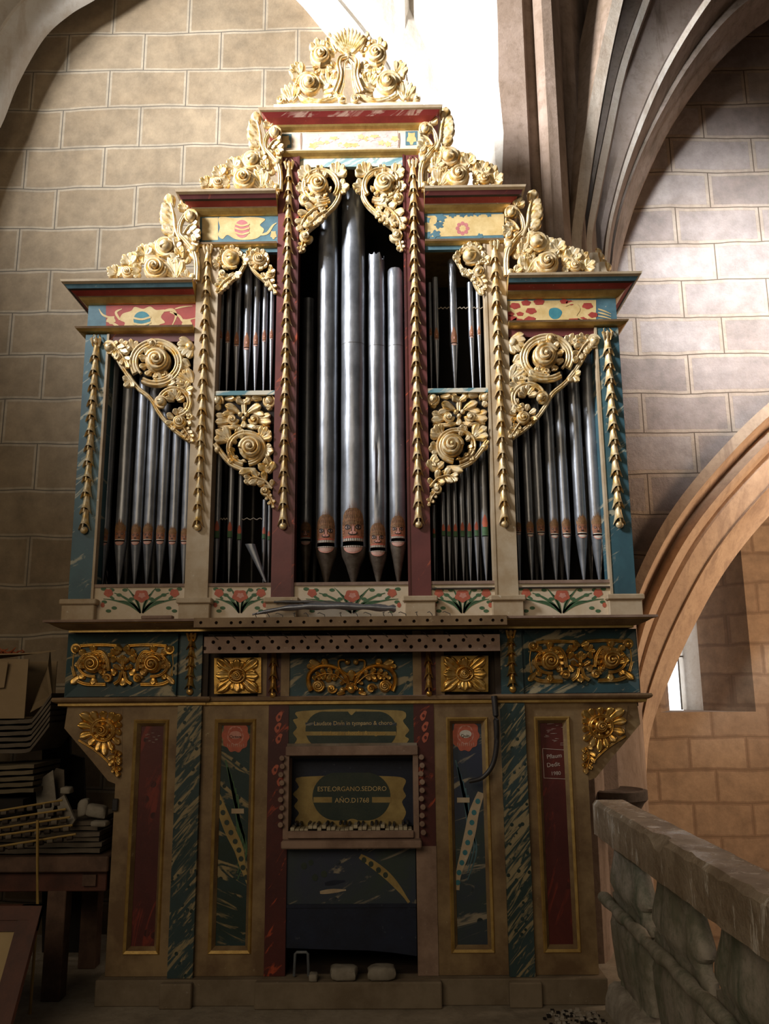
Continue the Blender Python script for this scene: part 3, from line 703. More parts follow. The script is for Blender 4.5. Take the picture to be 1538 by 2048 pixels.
for s_ in (-1, 1):
    nm = 'frame'
    f_ = MB()
    for h0, h1, z0, z1 in ((1.128, BH, .12, 1.42), (.90, .955, .12, 1.42), (.955, 1.128, 1.345, 1.42), (.955, 1.128, .12, .225), (.705, .775, .12, 1.42), (.43, .50, .12, 1.42), (.50, .705, 1.345, 1.42), (.50, .705, .12, .225)):
        x0, x1 = sorted((X0+s_*h0, X0+s_*h1)); f_.box(x0, x1, 0, .04, z0, z1, 'ochre_stile')
    f_.build('frame', ORG)
    p = panel(.955, 1.128, .225, 1.345, 'red_panel_paint', s_=s_)
    if s_ > 0:   # scratched writing on the right panel
        Y = .0215
        fr = [(1085, 1497), (1132, 1500), (1134, 1558), (1088, 1556), (1085, 1497)]
        for i in range(4): dstroke(p, [fr[i], fr[i+1]], .9, 'scratch_white', Y, taper=False)
        xx_, zz_ = U(1109, 1516, Y); p.text('Pflaum', .030, xx_, Y-.001, zz_, 'scratch_white', rot=.10)
        xx_, zz_ = U(1107, 1533, Y); p.text('Dedit', .030, xx_, Y-.001, zz_, 'scratch_white', rot=.10)
        xx_, zz_ = U(1112, 1550, Y); p.text('1980', .026, xx_, Y-.001, zz_, 'scratch_white', rot=.05)
        random.seed(8)
        for k_ in range(14):
            xx_ = random.uniform(1086, 1122); yy_ = 1448+k_*3.2; dstroke(p, [(xx_, yy_), (xx_+random.uniform(5, 14), yy_+random.uniform(-1.5, 1.5))], .7, 'scratch_white', Y)
    else:
        Y = .0215; random.seed(9)
        for k_ in range(10):
            xx_ = random.uniform(290, 318); yy_ = 1466+k_*2; dstroke(p, [(xx_, yy_), (xx_+6, yy_+random.uniform(-1, 1))], .6, 'scratch_white', Y)
    p.build('side_panel', ORG)
    p = panel(.50, .705, .225, 1.345, 'green_marbling' if s_ < 0 else 'smoke_marbling', s_=s_)
    Y = .0215; cx, cy = (471, 1472) if s_ < 0 else (931, 1470)
    dblob(p, cx, cy, 27, 32, 'flower_red', Y, .0010, 90, .055, 1, 10); dblob(p, cx, cy-1, 16, 19, 'lip_paint', Y, .0014, 24, .05); dblob(p, cx, cy-1, 14.5, 17, 'flower_red', Y, .0018, 60, .05, 0, 12); dblob(p, cx, cy-2, 12, 8, 'tooth_white' if s_ > 0 else 'lip_paint', Y, .0022, 24)
    xx_, zz_ = U(cx, cy+3, Y); p.text('Octava' if s_ < 0 else 'Quin.', .022, xx_, Y-.003, zz_-.003, 'ink')
    for k_ in range(9): dstroke(p, [(cx-16+k_*4, cy+15+(2 if k_ % 2 else 0)), (cx-15+k_*4, cy+23)], 1.1, 'lip_pale', Y, .0022)
    # spotted ribbon and long leaves painted down the panel
    rib = [(434, 1590), (446, 1625), (462, 1665), (478, 1700), (486, 1735), (498, 1770)] if s_ < 0 else [(962, 1585), (948, 1625), (940, 1665), (930, 1705), (918, 1745), (915, 1780)]
    dstroke(p, rib, 22, 'cartouche_ochre' if s_ < 0 else 'cream_paint', Y, .0012)
    for (xx_, yy_) in cat(rib, 2)[1:-1]: dblob(p, xx_, yy_, 5, 5.5, 'cartouche_green' if s_ < 0 else 'egg_blue', Y, .002)
    for k_ in range(6):
        b0 = 1520+k_*14
        dstroke(p, [(cx-20+k_*5, b0), (cx-8+k_*3, b0+50), (cx+2+k_*4, b0+110), (cx+4, b0+170)], 5, 'leaf_green' if s_ < 0 else 'frieze_blue', Y, .0008)
    lb = (cx+4, 1622) if s_ < 0 else (926, 1600); decal(p, [(lb[0]-12, lb[1]-5), (lb[0]+13, lb[1]-5), (lb[0]+13, lb[1]+5), (lb[0]-12, lb[1]+5)], 'cream_paint', Y, smooth=False, d=.0026)
    p.build('side_panel', ORG)
    p = stile(.775, .90, .12, 1.42, s_, 'streak_marbling', -.03, .0); p.build('marbled_pilaster', ORG)
    # red marbled jamb next to the keyboard
    p = MB(); x0, x1 = sorted((X0+s_*.325, X0+s_*.43)); zlow = .12 if s_ < 0 else .72
    p.box(x0, x1, -.004, .04, zlow, 1.42, 'red_marbling')
    if s_ > 0: p.box(x0+.004, x1, -.006, .04, .12, .72, 'raw_wood')
    random.seed(11+s_)
    for k_ in range(5):
        z_ = 1.36-k_*.055-.1*(k_ > 2); xx_ = random.uniform(x0+.03, x1-.03)
        p.poly([(xx_+.017*cos(t)*(1+.2*sin(3*t)), -.0058, z_+.026*sin(t+.5)) for t in [2*pi*i/14 for i in range(14)]], 'flower_red'); p.poly([(xx_+.007*cos(t), -.0068, z_+.009*sin(t)) for t in [2*pi*i/10 for i in range(10)]], 'red_panel_paint')
    p.build('jamb', ORG)
# plinth with breaks
a = MB(); a.box(X0-1.245, X0+1.245, -.05, .45, 0, .118, 'plinth_wood', .004); a.build('plinth', ORG)
a = MB(); a.box(X0-.92, X0-.765, -.09, -.05, 0, .112, 'plinth_wood', .005); both(a, 'plinth_block')
a = MB(); a.box(X0-.46, X0+.44, -.10, -.05, 0, .12, 'plinth_wood', .006); a.build('plinth_block', ORG)
# --- centre of the lower case
def cart(m_, Y, cx, cy, w_, h_, outer_, inner_, jag=1):
    decal(m_, [(cx-w_/2, cy-h_/2), (cx+w_/2, cy-h_/2), (cx+w_/2, cy+h_/2), (cx-w_/2, cy+h_/2)], outer_, Y, smooth=False, d=.0006)
a = MB(); a.box(X0-.325, X0+.325, .0, .03, 1.225, 1.42, 'cartouche_green')
Y = 0
pts = [(592, 1424), (640, 1420), (700, 1418), (760, 1420), (806, 1422), (812, 1434), (806, 1442), (816, 1456), (818, 1462), (810, 1472), (818, 1478), (812, 1488), (806, 1500), (770, 1504), (700, 1505), (640, 1504), (594, 1502), (588, 1490), (594, 1478), (586, 1466), (594, 1455), (586, 1440), (596, 1436)]
decal(a, pts, 'cartouche_ochre', Y, 3)
st = lambda cx, cy, w_, h_: [(cx-w_+h_*(1-sin(t)), cy-h_*cos(t)) if 0 else (cx+(w_-h_)*(1 if cos(t) > 0 else -1)+h_*cos(t), cy+h_*sin(t)) for t in [2*pi*(i+.5)/36 for i in range(36)]]
decal(a, st(702, 1460, 91, 37), 'cartouche_green', Y, smooth=False, d=.0026)
def bar(m_, x0, y0, x1, y1, mat, Y, d): m_.poly([U3(p, q, Y)-Vector((0, d, 0)) for p, q in ((x0, y0), (x1, y0), (x1, y1), (x0, y1))], mat)
bar(a, 611, 1445, 793, 1451, 'smoke_marbling', Y, .0030); bar(a, 611, 1463, 792, 1471, 'cartouche_ochre', Y, .0030)
x_, z_ = U(706, 1450, Y); a.text('Laudate Dn\u0303m in tympano & choro', .0295, x_, Y-.0034, z_, 'gold_paint')
x_, z_ = U(706, 1470, Y); a.text('Laudate in chordis & organo', .0295, x_, Y-.0038, z_, 'gold_line')
decal(a, [(695, 1419), (702, 1430), (708, 1426), (712, 1420)], 'cartouche_ochre', Y, d=.0034)
for k_ in range(8): dblob(a, 656+k_*11, 1495, 7, 4.5, 'cartouche_ochre', Y, .0034)
a.build('inscribed_panel', ORG)
# rail above the keyboard
a = MB(); a.box(X0-.335, X0+.345, -.03, .02, 1.165, 1.212, 'raw_wood', .004); a.box(X0-.33, X0+.34, -.012, .02, 1.212, 1.225, 'grey_wood'); a.build('rail', ORG)
# keyboard recess
a = MB(); a.box(X0-.325, X0+.325, .02, .42, 1.15, 1.17, 'dark_wood'); a.box(X0-.325, X0+.325, .02, .42, .72, .735, 'dark_wood'); a.box(X0-.345, X0-.318, -.02, .42, .76, 1.165, 'raw_wood'); a.box(X0+.318, X0+.345, -.02, .42, .76, 1.165, 'raw_wood')
a.build('keyboard_recess', ORG)
Yb = .12
a = MB(); a.box(X0-.318, X0+.318, Yb, Yb+.02, .80, 1.155, 'navy_board')
pts = [(592, 1556), (640, 1552), (700, 1550), (760, 1552), (800, 1554), (812, 1562), (806, 1578), (812, 1592), (804, 1604), (812, 1624), (806, 1640), (800, 1650), (760, 1656), (700, 1660), (640, 1657), (600, 1652), (590, 1640), (598, 1626), (588, 1612), (596, 1600), (586, 1588), (598, 1574)]
decal(a, pts, 'cartouche_ochre', Yb, 3)
decal(a, st(703, 1593, 78, 48), 'cartouche_green', Yb, smooth=False, d=.0022)
bar(a, 627, 1594, 782, 1605, 'cartouche_ochre', Yb, .0028); bar(a, 664, 1593, 744, 1606, 'cartouche_green', Yb, .0030)
x_, z_ = U(704, 1582, Yb); a.text('ESTE.ORGANO.SEDORO', .0335, x_, Yb-.0034, z_, 'gold_paint')
x_, z_ = U(704, 1605, Yb); a.text('A\u00d1O.D1768', .0345, x_, Yb-.0038, z_, 'gold_paint')
decal(a, [(690, 1646), (700, 1638), (712, 1639), (722, 1648), (712, 1655), (698, 1655)], 'cartouche_ochre', Yb, d=.003)
a.build('name_board', ORG)
# keyboard: 45 keys, the old ones sit at uneven heights
kb = MB(); kb.box(X0-.318, X0+.318, -.02, Yb, .755, .79, 'dark_wood'); kb.box(X0-.318, X0+.318, -.045, -.02, .765, .80, 'raw_wood', .004)
KB = kb.build('keyboard', ORG)
nw = 27; wk = .62/nw; random.seed(21)
for i in range(nw):
    x_ = X0-.31+i*wk; dz = random.choice((0, 0, .004, -.008, .010, -.012)); 
    k_ = MB(); k_.box(x_+.0012, x_+wk-.0012, -.012+random.uniform(0, .02), .10, .795+dz, .812+dz, 'key_bone', .002); k_.build('key', KB, label='bone coloured natural key')
for i in range(nw-1):
    if i % 7 in (2, 6): continue
    x_ = X0-.31+(i+1)*wk; k_ = MB(); dz = random.uniform(-.003, .006)
    k_.box(x_-.006, x_+.006, .035, .11, .812+dz, .826+dz, 'black_iron', .002); k_.build('key', KB, label='black sharp key')
a = MB(); a.box(X0-.345, X0+.355, -.085, .03, .722, .760, 'raw_wood', .006); a.build('key_shelf', ORG)
# stop knobs either side
for s_, n_, xo in ((-1, 9, .352), (1, 10, .362)):
    for i in range(n_):
        z_ = 1.155-i*.0405; 
        k_ = MB(); xk = X0+s_*xo+.004*sin(i*2.3); tt = [(xk+r*cos(2*pi*j/12), y_, z_+r*sin(2*pi*j/12)) for y_, r in ((-.004, .006), (-.028, .006), (-.030, .013), (-.042, .0145), (-.046, .012), (-.047, .001)) for j in range(12)]
        k_.grid([tt[q*12:(q+1)*12] for q in range(6)], 'raw_wood', True); k_.build('stop_knob', ORG, smooth=40)
# painted panel below the shelf and navy board
a = MB(); a.box(X0-.325, X0+.325, .01, .03, .44, .722, 'smoke_marbling')
for (xx_, yy_, r) in ((608, 1732, 6), (622, 1725, 5), (630, 1755, 6), (648, 1748, 6), (728, 1720, 5), (742, 1728, 5), (757, 1740, 5), (771, 1750, 5)): dblob(a, xx_, yy_, r, r*1.2, 'cartouche_green', .01, .002)
dstroke(a, [(720, 1712), (745, 1728), (775, 1752), (800, 1780), (818, 1805)], 16, 'cartouche_ochre', .01, .0010); dstroke(a, [(640, 1785), (665, 1782), (692, 1780)], 9, 'cream_paint', .01, .001); dstroke(a, [(650, 1768), (690, 1762)], 10, 'navy_board', .01, .0014)
a.build('knee_panel', ORG)
a = MB(); pp = [(X0-.325, .44), (X0+.325, .44), (X0+.325, .205), (X0+.2, .222), (X0+.08, .232), (X0-.08, .236), (X0-.2, .240), (X0-.325, .245)]
a.prism(pp, .008, .03, 'navy_board'); a.box(X0-.325, X0+.325, .002, .03, .43, .447, 'navy_board'); a.build('knee_board', ORG)
a = MB(); a.box(X0-.33, X0+.33, .03, .42, .10, .122, 'dark_wood'); a.build('foot_floor', ORG)
# consoles (brackets) carrying the overhang
def console():
    a = MB(); P = [(X0-1.49, 1.42), (X0-BH, 1.42), (X0-BH, 1.03), (X0-1.255, 1.045), (X0-1.35, 1.15), (X0-1.50, 1.31)]
    a.prism(P, .005, .035, 'ochre_stile')
    return a
both(console(), 'console')
# iron lever curving down on the right
a = MB(); q = cat([U3(988, 1392, -.05), U3(992, 1440, -.06), U3(993, 1490, -.06), U3(985, 1530, -.06), U3(965, 1555, -.06), U3(938, 1563, -.06)], 6)
a.tube(q, [.016-.006*i/len(q) for i in range(len(q))], 'black_iron', 8); a.build('lever', ORG, smooth=60, label='curved dark iron lever')
# ================================================================ CARVINGS
class Carve(MB):
    """relief shapes drawn on an upright plane at depth Y0; coordinates of the outline come from the photograph,
    radii in the same unit, heights in metres"""
    def __init__(s, Y0, mat='gilding'): super().__init__(); s.Y0 = Y0; s.mat = mat
    def P(s, x, y, h): a = U(x, y, s.Y0); return (a[0], s.Y0-h, a[1])
    def strip(s, pts, wid, hgt, base=0, back=.012, nv=8, groove=.0, keel=0):
        N = len(pts); rows = []
        for i, (a, b) in enumerate(pts):
            a0, b0 = pts[max(i-1, 0)]; a1, b1 = pts[min(i+1, N-1)]; L = math.hypot(a1-a0, b1-b0) or 1
            nx, ny = -(b1-b0)/L, (a1-a0)/L; w_ = wid[i]; h_ = hgt[i]; bs = base[i] if isinstance(base, list) else base
            r = [s.P(a+nx*w_, b+ny*w_, bs-back)]
            for k in range(nv+1):
                v = -1+2*k/nv; q = sqrt(max(0, 1-v*v)); z = h_*(q*(1-groove*math.exp(-(v/.28)**2)))+keel*h_*math.exp(-(v/.15)**2)
                r.append(s.P(a-nx*w_*-v*1 if 0 else a+nx*w_*(-v)*-1*-1 if 0 else a-nx*w_*v*1.0, b-ny*w_*v*1.0, bs+z))
            r.append(s.P(a-nx*w_, b-ny*w_, bs-back)); rows.append(r)
        rows2 = [[r[0]]+r[1:] for r in rows]
        # orient: first column on the +n side
        rows3 = []
        for r in rows: rows3.append([r[-1]]+list(reversed(r[1:-1]))[::-1][::-1][::-1]+[r[0]] if 0 else r)
        # vertices k run from +n (v=-1) to -n (v=+1)
        s.grid(rows, s.mat)
        s.add([*rows[0]], [tuple(range(len(rows[0])))], s.mat); s.add([*rows[-1]], [tuple(range(len(rows[-1])))], s.mat)
    def stem(s, pts, w0, w1, h=.014, base=0, n=5, groove=.35):
        q = cat(pts, n); N = len(q)
        s.strip(q, [w0+(w1-w0)*i/(N-1) for i in range(N)], [h]*N, base, groove=groove)
    def lobe(s, bx, by, tx, ty, w_, bend=0., h=.016, base=0, groove=.38, curl=1.0):
        w_ *= 1.28; L = math.hypot(tx-bx, ty-by) or 1; nx, ny = -(ty-by)/L, (tx-bx)/L; n_ = 8; pts = []; wd = []; hg = []; bb = []
        for i in range(n_+1):
            u = i/n_; k = 4*u*(1-u)*bend*L*.5
            pts.append((bx+(tx-bx)*u+nx*k, by+(ty-by)*u+ny*k))
            wv = (.38+.62*(u/.62)**.8) if u < .62 else sqrt(max(.02, 1-((u-.62)/.385)**2))
            wd.append(w_*wv); hg.append(h*(.55+.45*wv)); bb.append(base+curl*h*.9*u*u)
        s.strip(pts, wd, hg, bb, groove=groove, nv=6)
    def volute(s, cx, cy, R, a0=0., turns=1.6, cw=1, w_=.22, h=.03, base=0, boss=.36):
        n_ = int(14*turns)+6; pts = []; wd = []; hg = []; bb = []
        for i in range(n_+1):
            u = i/n_; a = radians(a0)+cw*2*pi*turns*u; r = R*(1-w_)*(1-u)**.9+R*.10
            pts.append((cx+r*cos(a), cy+r*sin(a))); wd.append(R*w_*(1.0-.30*u)); hg.append(.006+R*.00065*(1-.4*u)); bb.append(base+h*u**1.2)
        s.strip(pts, wd, hg, bb, back=.02, groove=.30)
        s.dome(cx, cy, R*boss, h*.55, base+h*.75)
    def dome(s, cx, cy, r, h, base=0, n_=14, swirl=0, back=.02):
        rows = []
        for k, (rr, hh) in enumerate(((1, -back/h if h else 0), (1, 0), (.93, .35), (.76, .65), (.52, .87), (.25, .98), (.02, 1))):
            rows.append([s.P(cx+r*rr*cos(t), cy+r*rr*sin(t), base+h*hh) for t in [2*pi*i/n_ for i in range(n_)]])
        s.grid(rows, s.mat, True)
    def bud(s, cx, cy, r, ang=0, base=.0):
        """closed bud: ball wrapped by a crescent"""
        s.dome(cx, cy, r*.82, r*.0016+.008, base+.006)
        a = radians(ang); q = [(cx+r*cos(a+t), cy+r*sin(a+t)) for t in [pi*1.5*i/14 for i in range(15)]]
        s.strip(q, [r*.30*sin(pi*(i+.6)/15.2)+.5 for i in range(15)], [.009]*15, base+.004, groove=.2)
        s.strip([(cx+r*.6*cos(a+2.2)*(1-t), cy+r*.6*sin(a+2.2)*(1-t)) for t in (0, .33, .66, 1)], [r*.12]*4, [.006]*4, base+r*.0016+.010)
    def snail(s, cx, cy, r, a0=0, cw=1, h=.05, base=0):
        """conical snail-shell boss"""
        n_ = 44; rows = []; turns = 2.6
        s.dome(cx, cy, r*1.0, h*.30, base)
        pts = []; wd = []; hg = []; bb = []
        for i in range(n_+1):
            u = i/n_; a = radians(a0)+cw*2*pi*turns*u; rr = r*.84*(1-u)+.3
            pts.append((cx+rr*cos(a), cy+rr*sin(a))); wd.append(r*(.21-.10*u)); hg.append(h*(.30-.16*u)); bb.append(base+h*.18+h*.75*u)
        s.strip(pts, wd, hg, bb, back=h*.25, nv=6)
        s.dome(cx, cy, r*.15, h*.2, base+h*.88, 8)
    def fan(s, cx, cy, r0, r1, a0, a1, n_, w_, bend=0., h=.016, base=0, groove=.38, curl=1.0):
        for i in range(n_):
            a = radians(a0+(a1-a0)*(i/(n_-1) if n_ > 1 else .5)); k = 1-.12*abs((i/(n_-1)-.5)*2 if n_ > 1 else 0)
            s.lobe(cx+r0*cos(a), cy+r0*sin(a), cx+r1*k*cos(a), cy+r1*k*sin(a), w_, bend, h, base+.0015*(i % 2), groove, curl)
    def leaf(s, pts, n_, w_, h=.015, base=0, side=0, tip=True, L=None):
        """acanthus leaf: rib along pts with lobes left and right, growing then shrinking"""
        q = cat(pts, 6); N = len(q); tot = math.hypot(pts[-1][0]-pts[0][0], pts[-1][1]-pts[0][1])
        for k in range(n_):
            u = (k+.6)/(n_+.6); i = int(u*(N-1)); a, b = q[i]; a1, b1 = q[min(i+2, N-1)]; t = math.atan2(b1-b, a1-a)
            l = w_*(.75+.5*sin(pi*min(1, u*1.05)))*(1 if u < .85 else .8)
            for sg in (-1, 1):
                if side and sg != side: continue
                an = t+sg*radians(58-22*u); s.lobe(a, b, a+l*cos(an), b+l*sin(an), l*.34, sg*.22, h, base+.001*k, .35)
        if tip:
            a, b = q[-1]; a1, b1 = q[-3]; t = math.atan2(b-b1, a-a1); s.lobe(a1, b1, a+w_*.7*cos(t), b+w_*.7*sin(t), w_*.38, 0, h, base+.006, .35)
        s.strip(q, [w_*.16*(1-.5*i/(N-1))+.4 for i in range(N)], [h*.8]*N, base+h*.55, groove=0)
    def board(s, pts, h0, h1, mat=None, smooth=False):
        q = cat(pts, 4, True) if smooth else pts; A = [s.P(a, b, h1) for a, b in q]; B_ = [s.P(a, b, h0) for a, b in q]; n_ = len(q)
        s.add(A+B_, [tuple(range(n_)), tuple(range(2*n_-1, n_-1, -1))]+[(i, (i+1) % n_, n_+(i+1) % n_, n_+i) for i in range(n_)], mat or s.mat)
    def done(s, name='carving', m=False, keep=True, **k):
        out = None
        if keep: out = s.build(name, ORG, smooth=70, **k)
        if m: s.mirror(X0).build(name, ORG, smooth=70, **k)
        return out

# ---- crest on top of the tower (left half mirrored)
def crest():
    h = Carve(-.03)
    h.volute(618, 172, 27, 180, 1.9, 1, .24, .05); h.stem([(592, 168), (594, 186), (608, 200), (630, 204), (655, 203), (672, 196)], 6, 4, .018)
    h.fan(656, 178, 5, 30, -150, -40, 5, 5.5, .15); h.fan(628, 190, 20, 42, -30, 8, 3, 5, .1)
    h.fan(600, 152, 2, 26, -165, -85, 4, 6.5, .2); h.lobe(600, 160, 584, 150, 8, .1)
    h.snail(642, 116, 22, 90, 1, .055, .01); h.fan(640, 112, 12, 32, -130, -75, 3, 6.5); h.fan(646, 130, 10, 26, 60, 150, 4, 5)
    h.stem([(664, 128), (652, 140), (640, 142)], 5, 3)
    h.volute(683, 203, 11, 200, 1.5, 1, .26, .02, .012); h.stem([(616, 200), (640, 205), (664, 198), (680, 193)], 5, 5, .018, .004)
    h.volute(562, 203, 11, 0, 1.3, -1, .26, .02); h.fan(583, 206, 4, 36, -130, -60, 5, 5.5, .15); h.stem([(560, 212), (600, 210), (650, 211), (697, 212)], 3.5, 3.5, .012)
    h.stem([(694, 118), (682, 122), (678, 134), (681, 152), (678, 170), (670, 190)], 5, 6.5, .026, .014, groove=.5); h.stem([(696, 124), (689, 132), (688, 150), (686, 172), (680, 192)], 2.5, 4, .018, .012)
    h.fan(676, 140, 2, 22, 150, 225, 3, 5); h.leaf([(672, 108), (664, 92), (660, 78)], 3, 10, base=.004); h.lobe(670, 110, 650, 104, 6)
    h.fan(655, 150, 4, 18, -60, 40, 3, 4)
    h2 = h.mirror(2*0+h.P(697, 130, 0)[0])
    h.v += h2.v; n0 = len(h.v)-len(h2.v); h.f += [tuple(i+n0 for i in f) for f in h2.f]; h.mi += h2.mi
    # shell
    for i in range(11):
        a = radians(-90+(i-5)*9.2); L = 54-1.2*abs(i-5); h.lobe(697+8*cos(a), 116+8*sin(a), 697+L*cos(a), 116+L*sin(a), 4.9, 0, .016, .008, .1, 1.2)
    h.dome(697, 116, 8, .02, .02); h.board([(548, 212), (846, 207), (846, 216), (548, 221)], -.02, .015, 'pale_cream')
    h.done()
crest()
# ---- stepped wings
def wing(cx, cy, s_, Y0, var=0):
    """cx,cy: main snail centre, s_: scale against the lower left wing (centre 313,540)"""
    h = Carve(Y0); X = lambda x: cx+(x-313)*s_; Yy = lambda y: cy+(y-540)*s_; Q = lambda L: [(X(a), Yy(b)) for a, b in L]
    sn = lambda x, y, r, **k: h.snail(X(x), Yy(y), r*s_, **k)
    def fn(x, y, r0, r1, a0, a1, n_, w_, **k): h.fan(X(x), Yy(y), r0*s_, r1*s_, a0, a1, n_, w_*s_, **k)
    # backing of overlapping leaves
    fn(322, 515, 3, 34, -200, -60, 7, 9, h=.012); fn(285, 530, 3, 30, -190, -70, 5, 9, h=.012)
    sn(313, 540, 25, h=.07, base=.008); sn(256, 546, 13, h=.035, base=.006)
    h.bud(X(333), Yy(496), 17*s_, 30, .014); fn(292, 512, 2, 21, -170, -40, 5, 7.5, base=.006); fn(262, 530, 2, 22, -170, -50, 4, 7, base=.004)
    fn(232, 548, 0, 18, -200, -100, 3, 6.5); fn(282, 545, 3, 20, 130, 230, 4, 5); h.stem(Q([(225, 560), (250, 562), (290, 566), (340, 566), (392, 564)]), 4*s_, 4*s_, .014)
    fn(352, 560, 4, 44, -150, -70, 5, 6.5, bend=.15, base=.002); fn(366, 520, 2, 26, -200, -90, 4, 6, base=.004)
    h.stem(Q([(393, 562), (394, 530), (388, 505), (372, 484), (360, 470), (362, 448), (374, 428)]), 6*s_, 4*s_, .020, .006)
    h.leaf(Q([(362, 484), (352, 460), (349, 434), (343, 410)]), 5, 25*s_, side=-1, base=.004); h.leaf(Q([(352, 500), (348, 478), (352, 460)]), 2, 18*s_, side=-1, tip=False); fn(340, 520, 6, 40, -130, -20, 5, 9, h=.012, base=-.006); fn(372, 500, 2, 30, -150, 150, 6, 8, h=.012, base=-.008); fn(236, 552, 0, 22, -170, -60, 4, 8, h=.012, base=-.004); h.leaf(Q([(368, 470), (378, 455), (388, 450)]), 3, 13*s_, side=1)
    h.bud(X(384), Yy(436), 12*s_, 120, .012); fn(372, 420, 0, 18, -160, -70, 3, 6); fn(384, 470, 0, 20, -60, 60, 4, 5.5)
    h.dome(X(386), Yy(556), 8*s_, .022, .008); h.dome(X(388), Yy(500), 9*s_, .02, .01); fn(376, 556, 0, 16, 150, 260, 3, 4.5)
    fn(345, 500, 8, 26, -30, 50, 3, 5.5)
    if var: h.lobe(X(296), Yy(524), X(288), Yy(514), 4*s_); fn(240, 535, 0, 20, -120, -40, 3, 6)
    return h
wing(313, 540, 1.0, -.03).done(label='gilded leaf and snail carving lit on its left side')
a = wing(313, 540, .98, -.03, 1); a.mirror(X0).build('carving', ORG, smooth=70)
wing(488, 362, .90, -.03).done(); wing(488, 362, .92, -.03, 1).mirror(X0).build('carving', ORG, smooth=70)
# base boards under the wings
a = MB(); a.box(X0-1.38, X0-.90, -.05, .02, 3.795, 3.815, 'rose_marbling'); both(a, 'carving_base'); a = MB(); a.box(X0-.86, X0-.43, -.05, .02, 4.348, 4.364, 'cream_paint'); both(a, 'carving_base')
# carving running back along the right side, seen edge on
h = Carve(0); zz = 3.80
sd = MB(); x_ = X0+1.50
prof = [(0, 0), (.44, 0), (.44, .06), (.36, .12), (.30, .16), (.26, .24), (.16, .28), (.12, .38), (.04, .42), (0, .40)]
prof = [(.46-y, z) for y, z in prof]
sd.add([(x_, y+.02, 3.79+z) for y, z in prof]+[(x_+.03, y+.02, 3.79+z) for y, z in prof], [tuple(range(10)), tuple(range(19, 9, -1))]+[(i, (i+1) % 10, 10+(i+1) % 10, 10+i) for i in range(10)], 'pale_cream')
for k_, (y, z, r) in enumerate(((.40, .05, .03), (.33, .11, .03), (.28, .19, .035), (.2, .26, .03), (.14, .33, .035), (.08, .40, .03), (.06, .3, .04), (.14, .14, .05), (.25, .07, .045), (.06, .06, .03))):
    y = .46-y
    rows = [[(x_+.03+.035*sin(ph), y+.02+r*cos(ph)*cos(t), 3.79+z+r*cos(ph)*sin(t)) for t in [2*pi*i/10 for i in range(10)]] for ph in (0, .4, .8, 1.2, 1.5)]
    sd.grid(rows, 'gilding', True)
sd.build('side_carving', ORG, smooth=60)

# ---- pierced carving over the outer bays
def outer_tri():
    h = Carve(-.004)
    h.stem([(216, 690), (232, 712), (252, 745), (276, 776), (302, 798), (316, 822), (334, 846), (356, 866), (382, 884)], 5, 4.5, .018)
    ring = [(314+48*cos(t), 727+42*sin(t)) for t in [radians(150)+2*pi*.93*i/32 for i in range(33)]]
    h.strip(ring, [7]*33, [.022]*33, .008, groove=.5); ring = [(314+40*cos(t), 727+34*sin(t)) for t in [radians(140)+2*pi*.86*i/28 for i in range(29)]]; h.strip(ring, [3]*29, [.012]*29, .014)
    h.snail(317, 724, 26, 200, 1, .07, .012); h.fan(316, 725, 22, 37, 60, 290, 8, 6, .2, base=.006)
    h.bud(220, 697, 12, 200, .008); h.leaf([(224, 692), (240, 704), (256, 730)], 4, 15, base=.004); h.fan(240, 700, 2, 24, -70, 20, 4, 6)
    h.fan(268, 700, 0, 20, -150, -60, 3, 6); h.fan(262, 762, 0, 18, 60, 200, 3, 5.5)
    h.fan(388, 690, 4, 34, 110, 200, 5, 6.5, .1); h.fan(386, 770, 4, 36, 165, 250, 6, 6.5, .15); h.fan(380, 735, 2, 22, 130, 230, 3, 6); h.dome(380, 694, 9, .02, .006); h.bud(306, 690, 8, 180, .016)
    ring = [(350+30*cos(t), 806+27*sin(t)) for t in [radians(180)+radians(250)*i/22 for i in range(23)]]; h.strip(ring, [6]*23, [.02]*23, .006, groove=.5)
    h.bud(325, 806, 11, 60, .014); h.fan(352, 802, 3, 22, -170, -20, 5, 5, .15, base=.004)
    h.fan(330, 770, 2, 26, -160, -10, 5, 6, .15, base=.004); h.fan(368, 782, 2, 22, -100, 30, 4, 5.5)
    h.snail(360, 845, 14, 0, 1, .04, .01); h.fan(358, 842, 12, 27, 120, 250, 4, 5.5, .1); h.fan(362, 840, 12, 27, -90, 20, 4, 5.5, .1)
    h.leaf([(368, 856), (376, 868), (384, 880)], 3, 10, base=.002); h.fan(380, 820, 0, 18, 100, 230, 3, 5)
    return h
outer_tri().done(m=True, name='bay_carving')
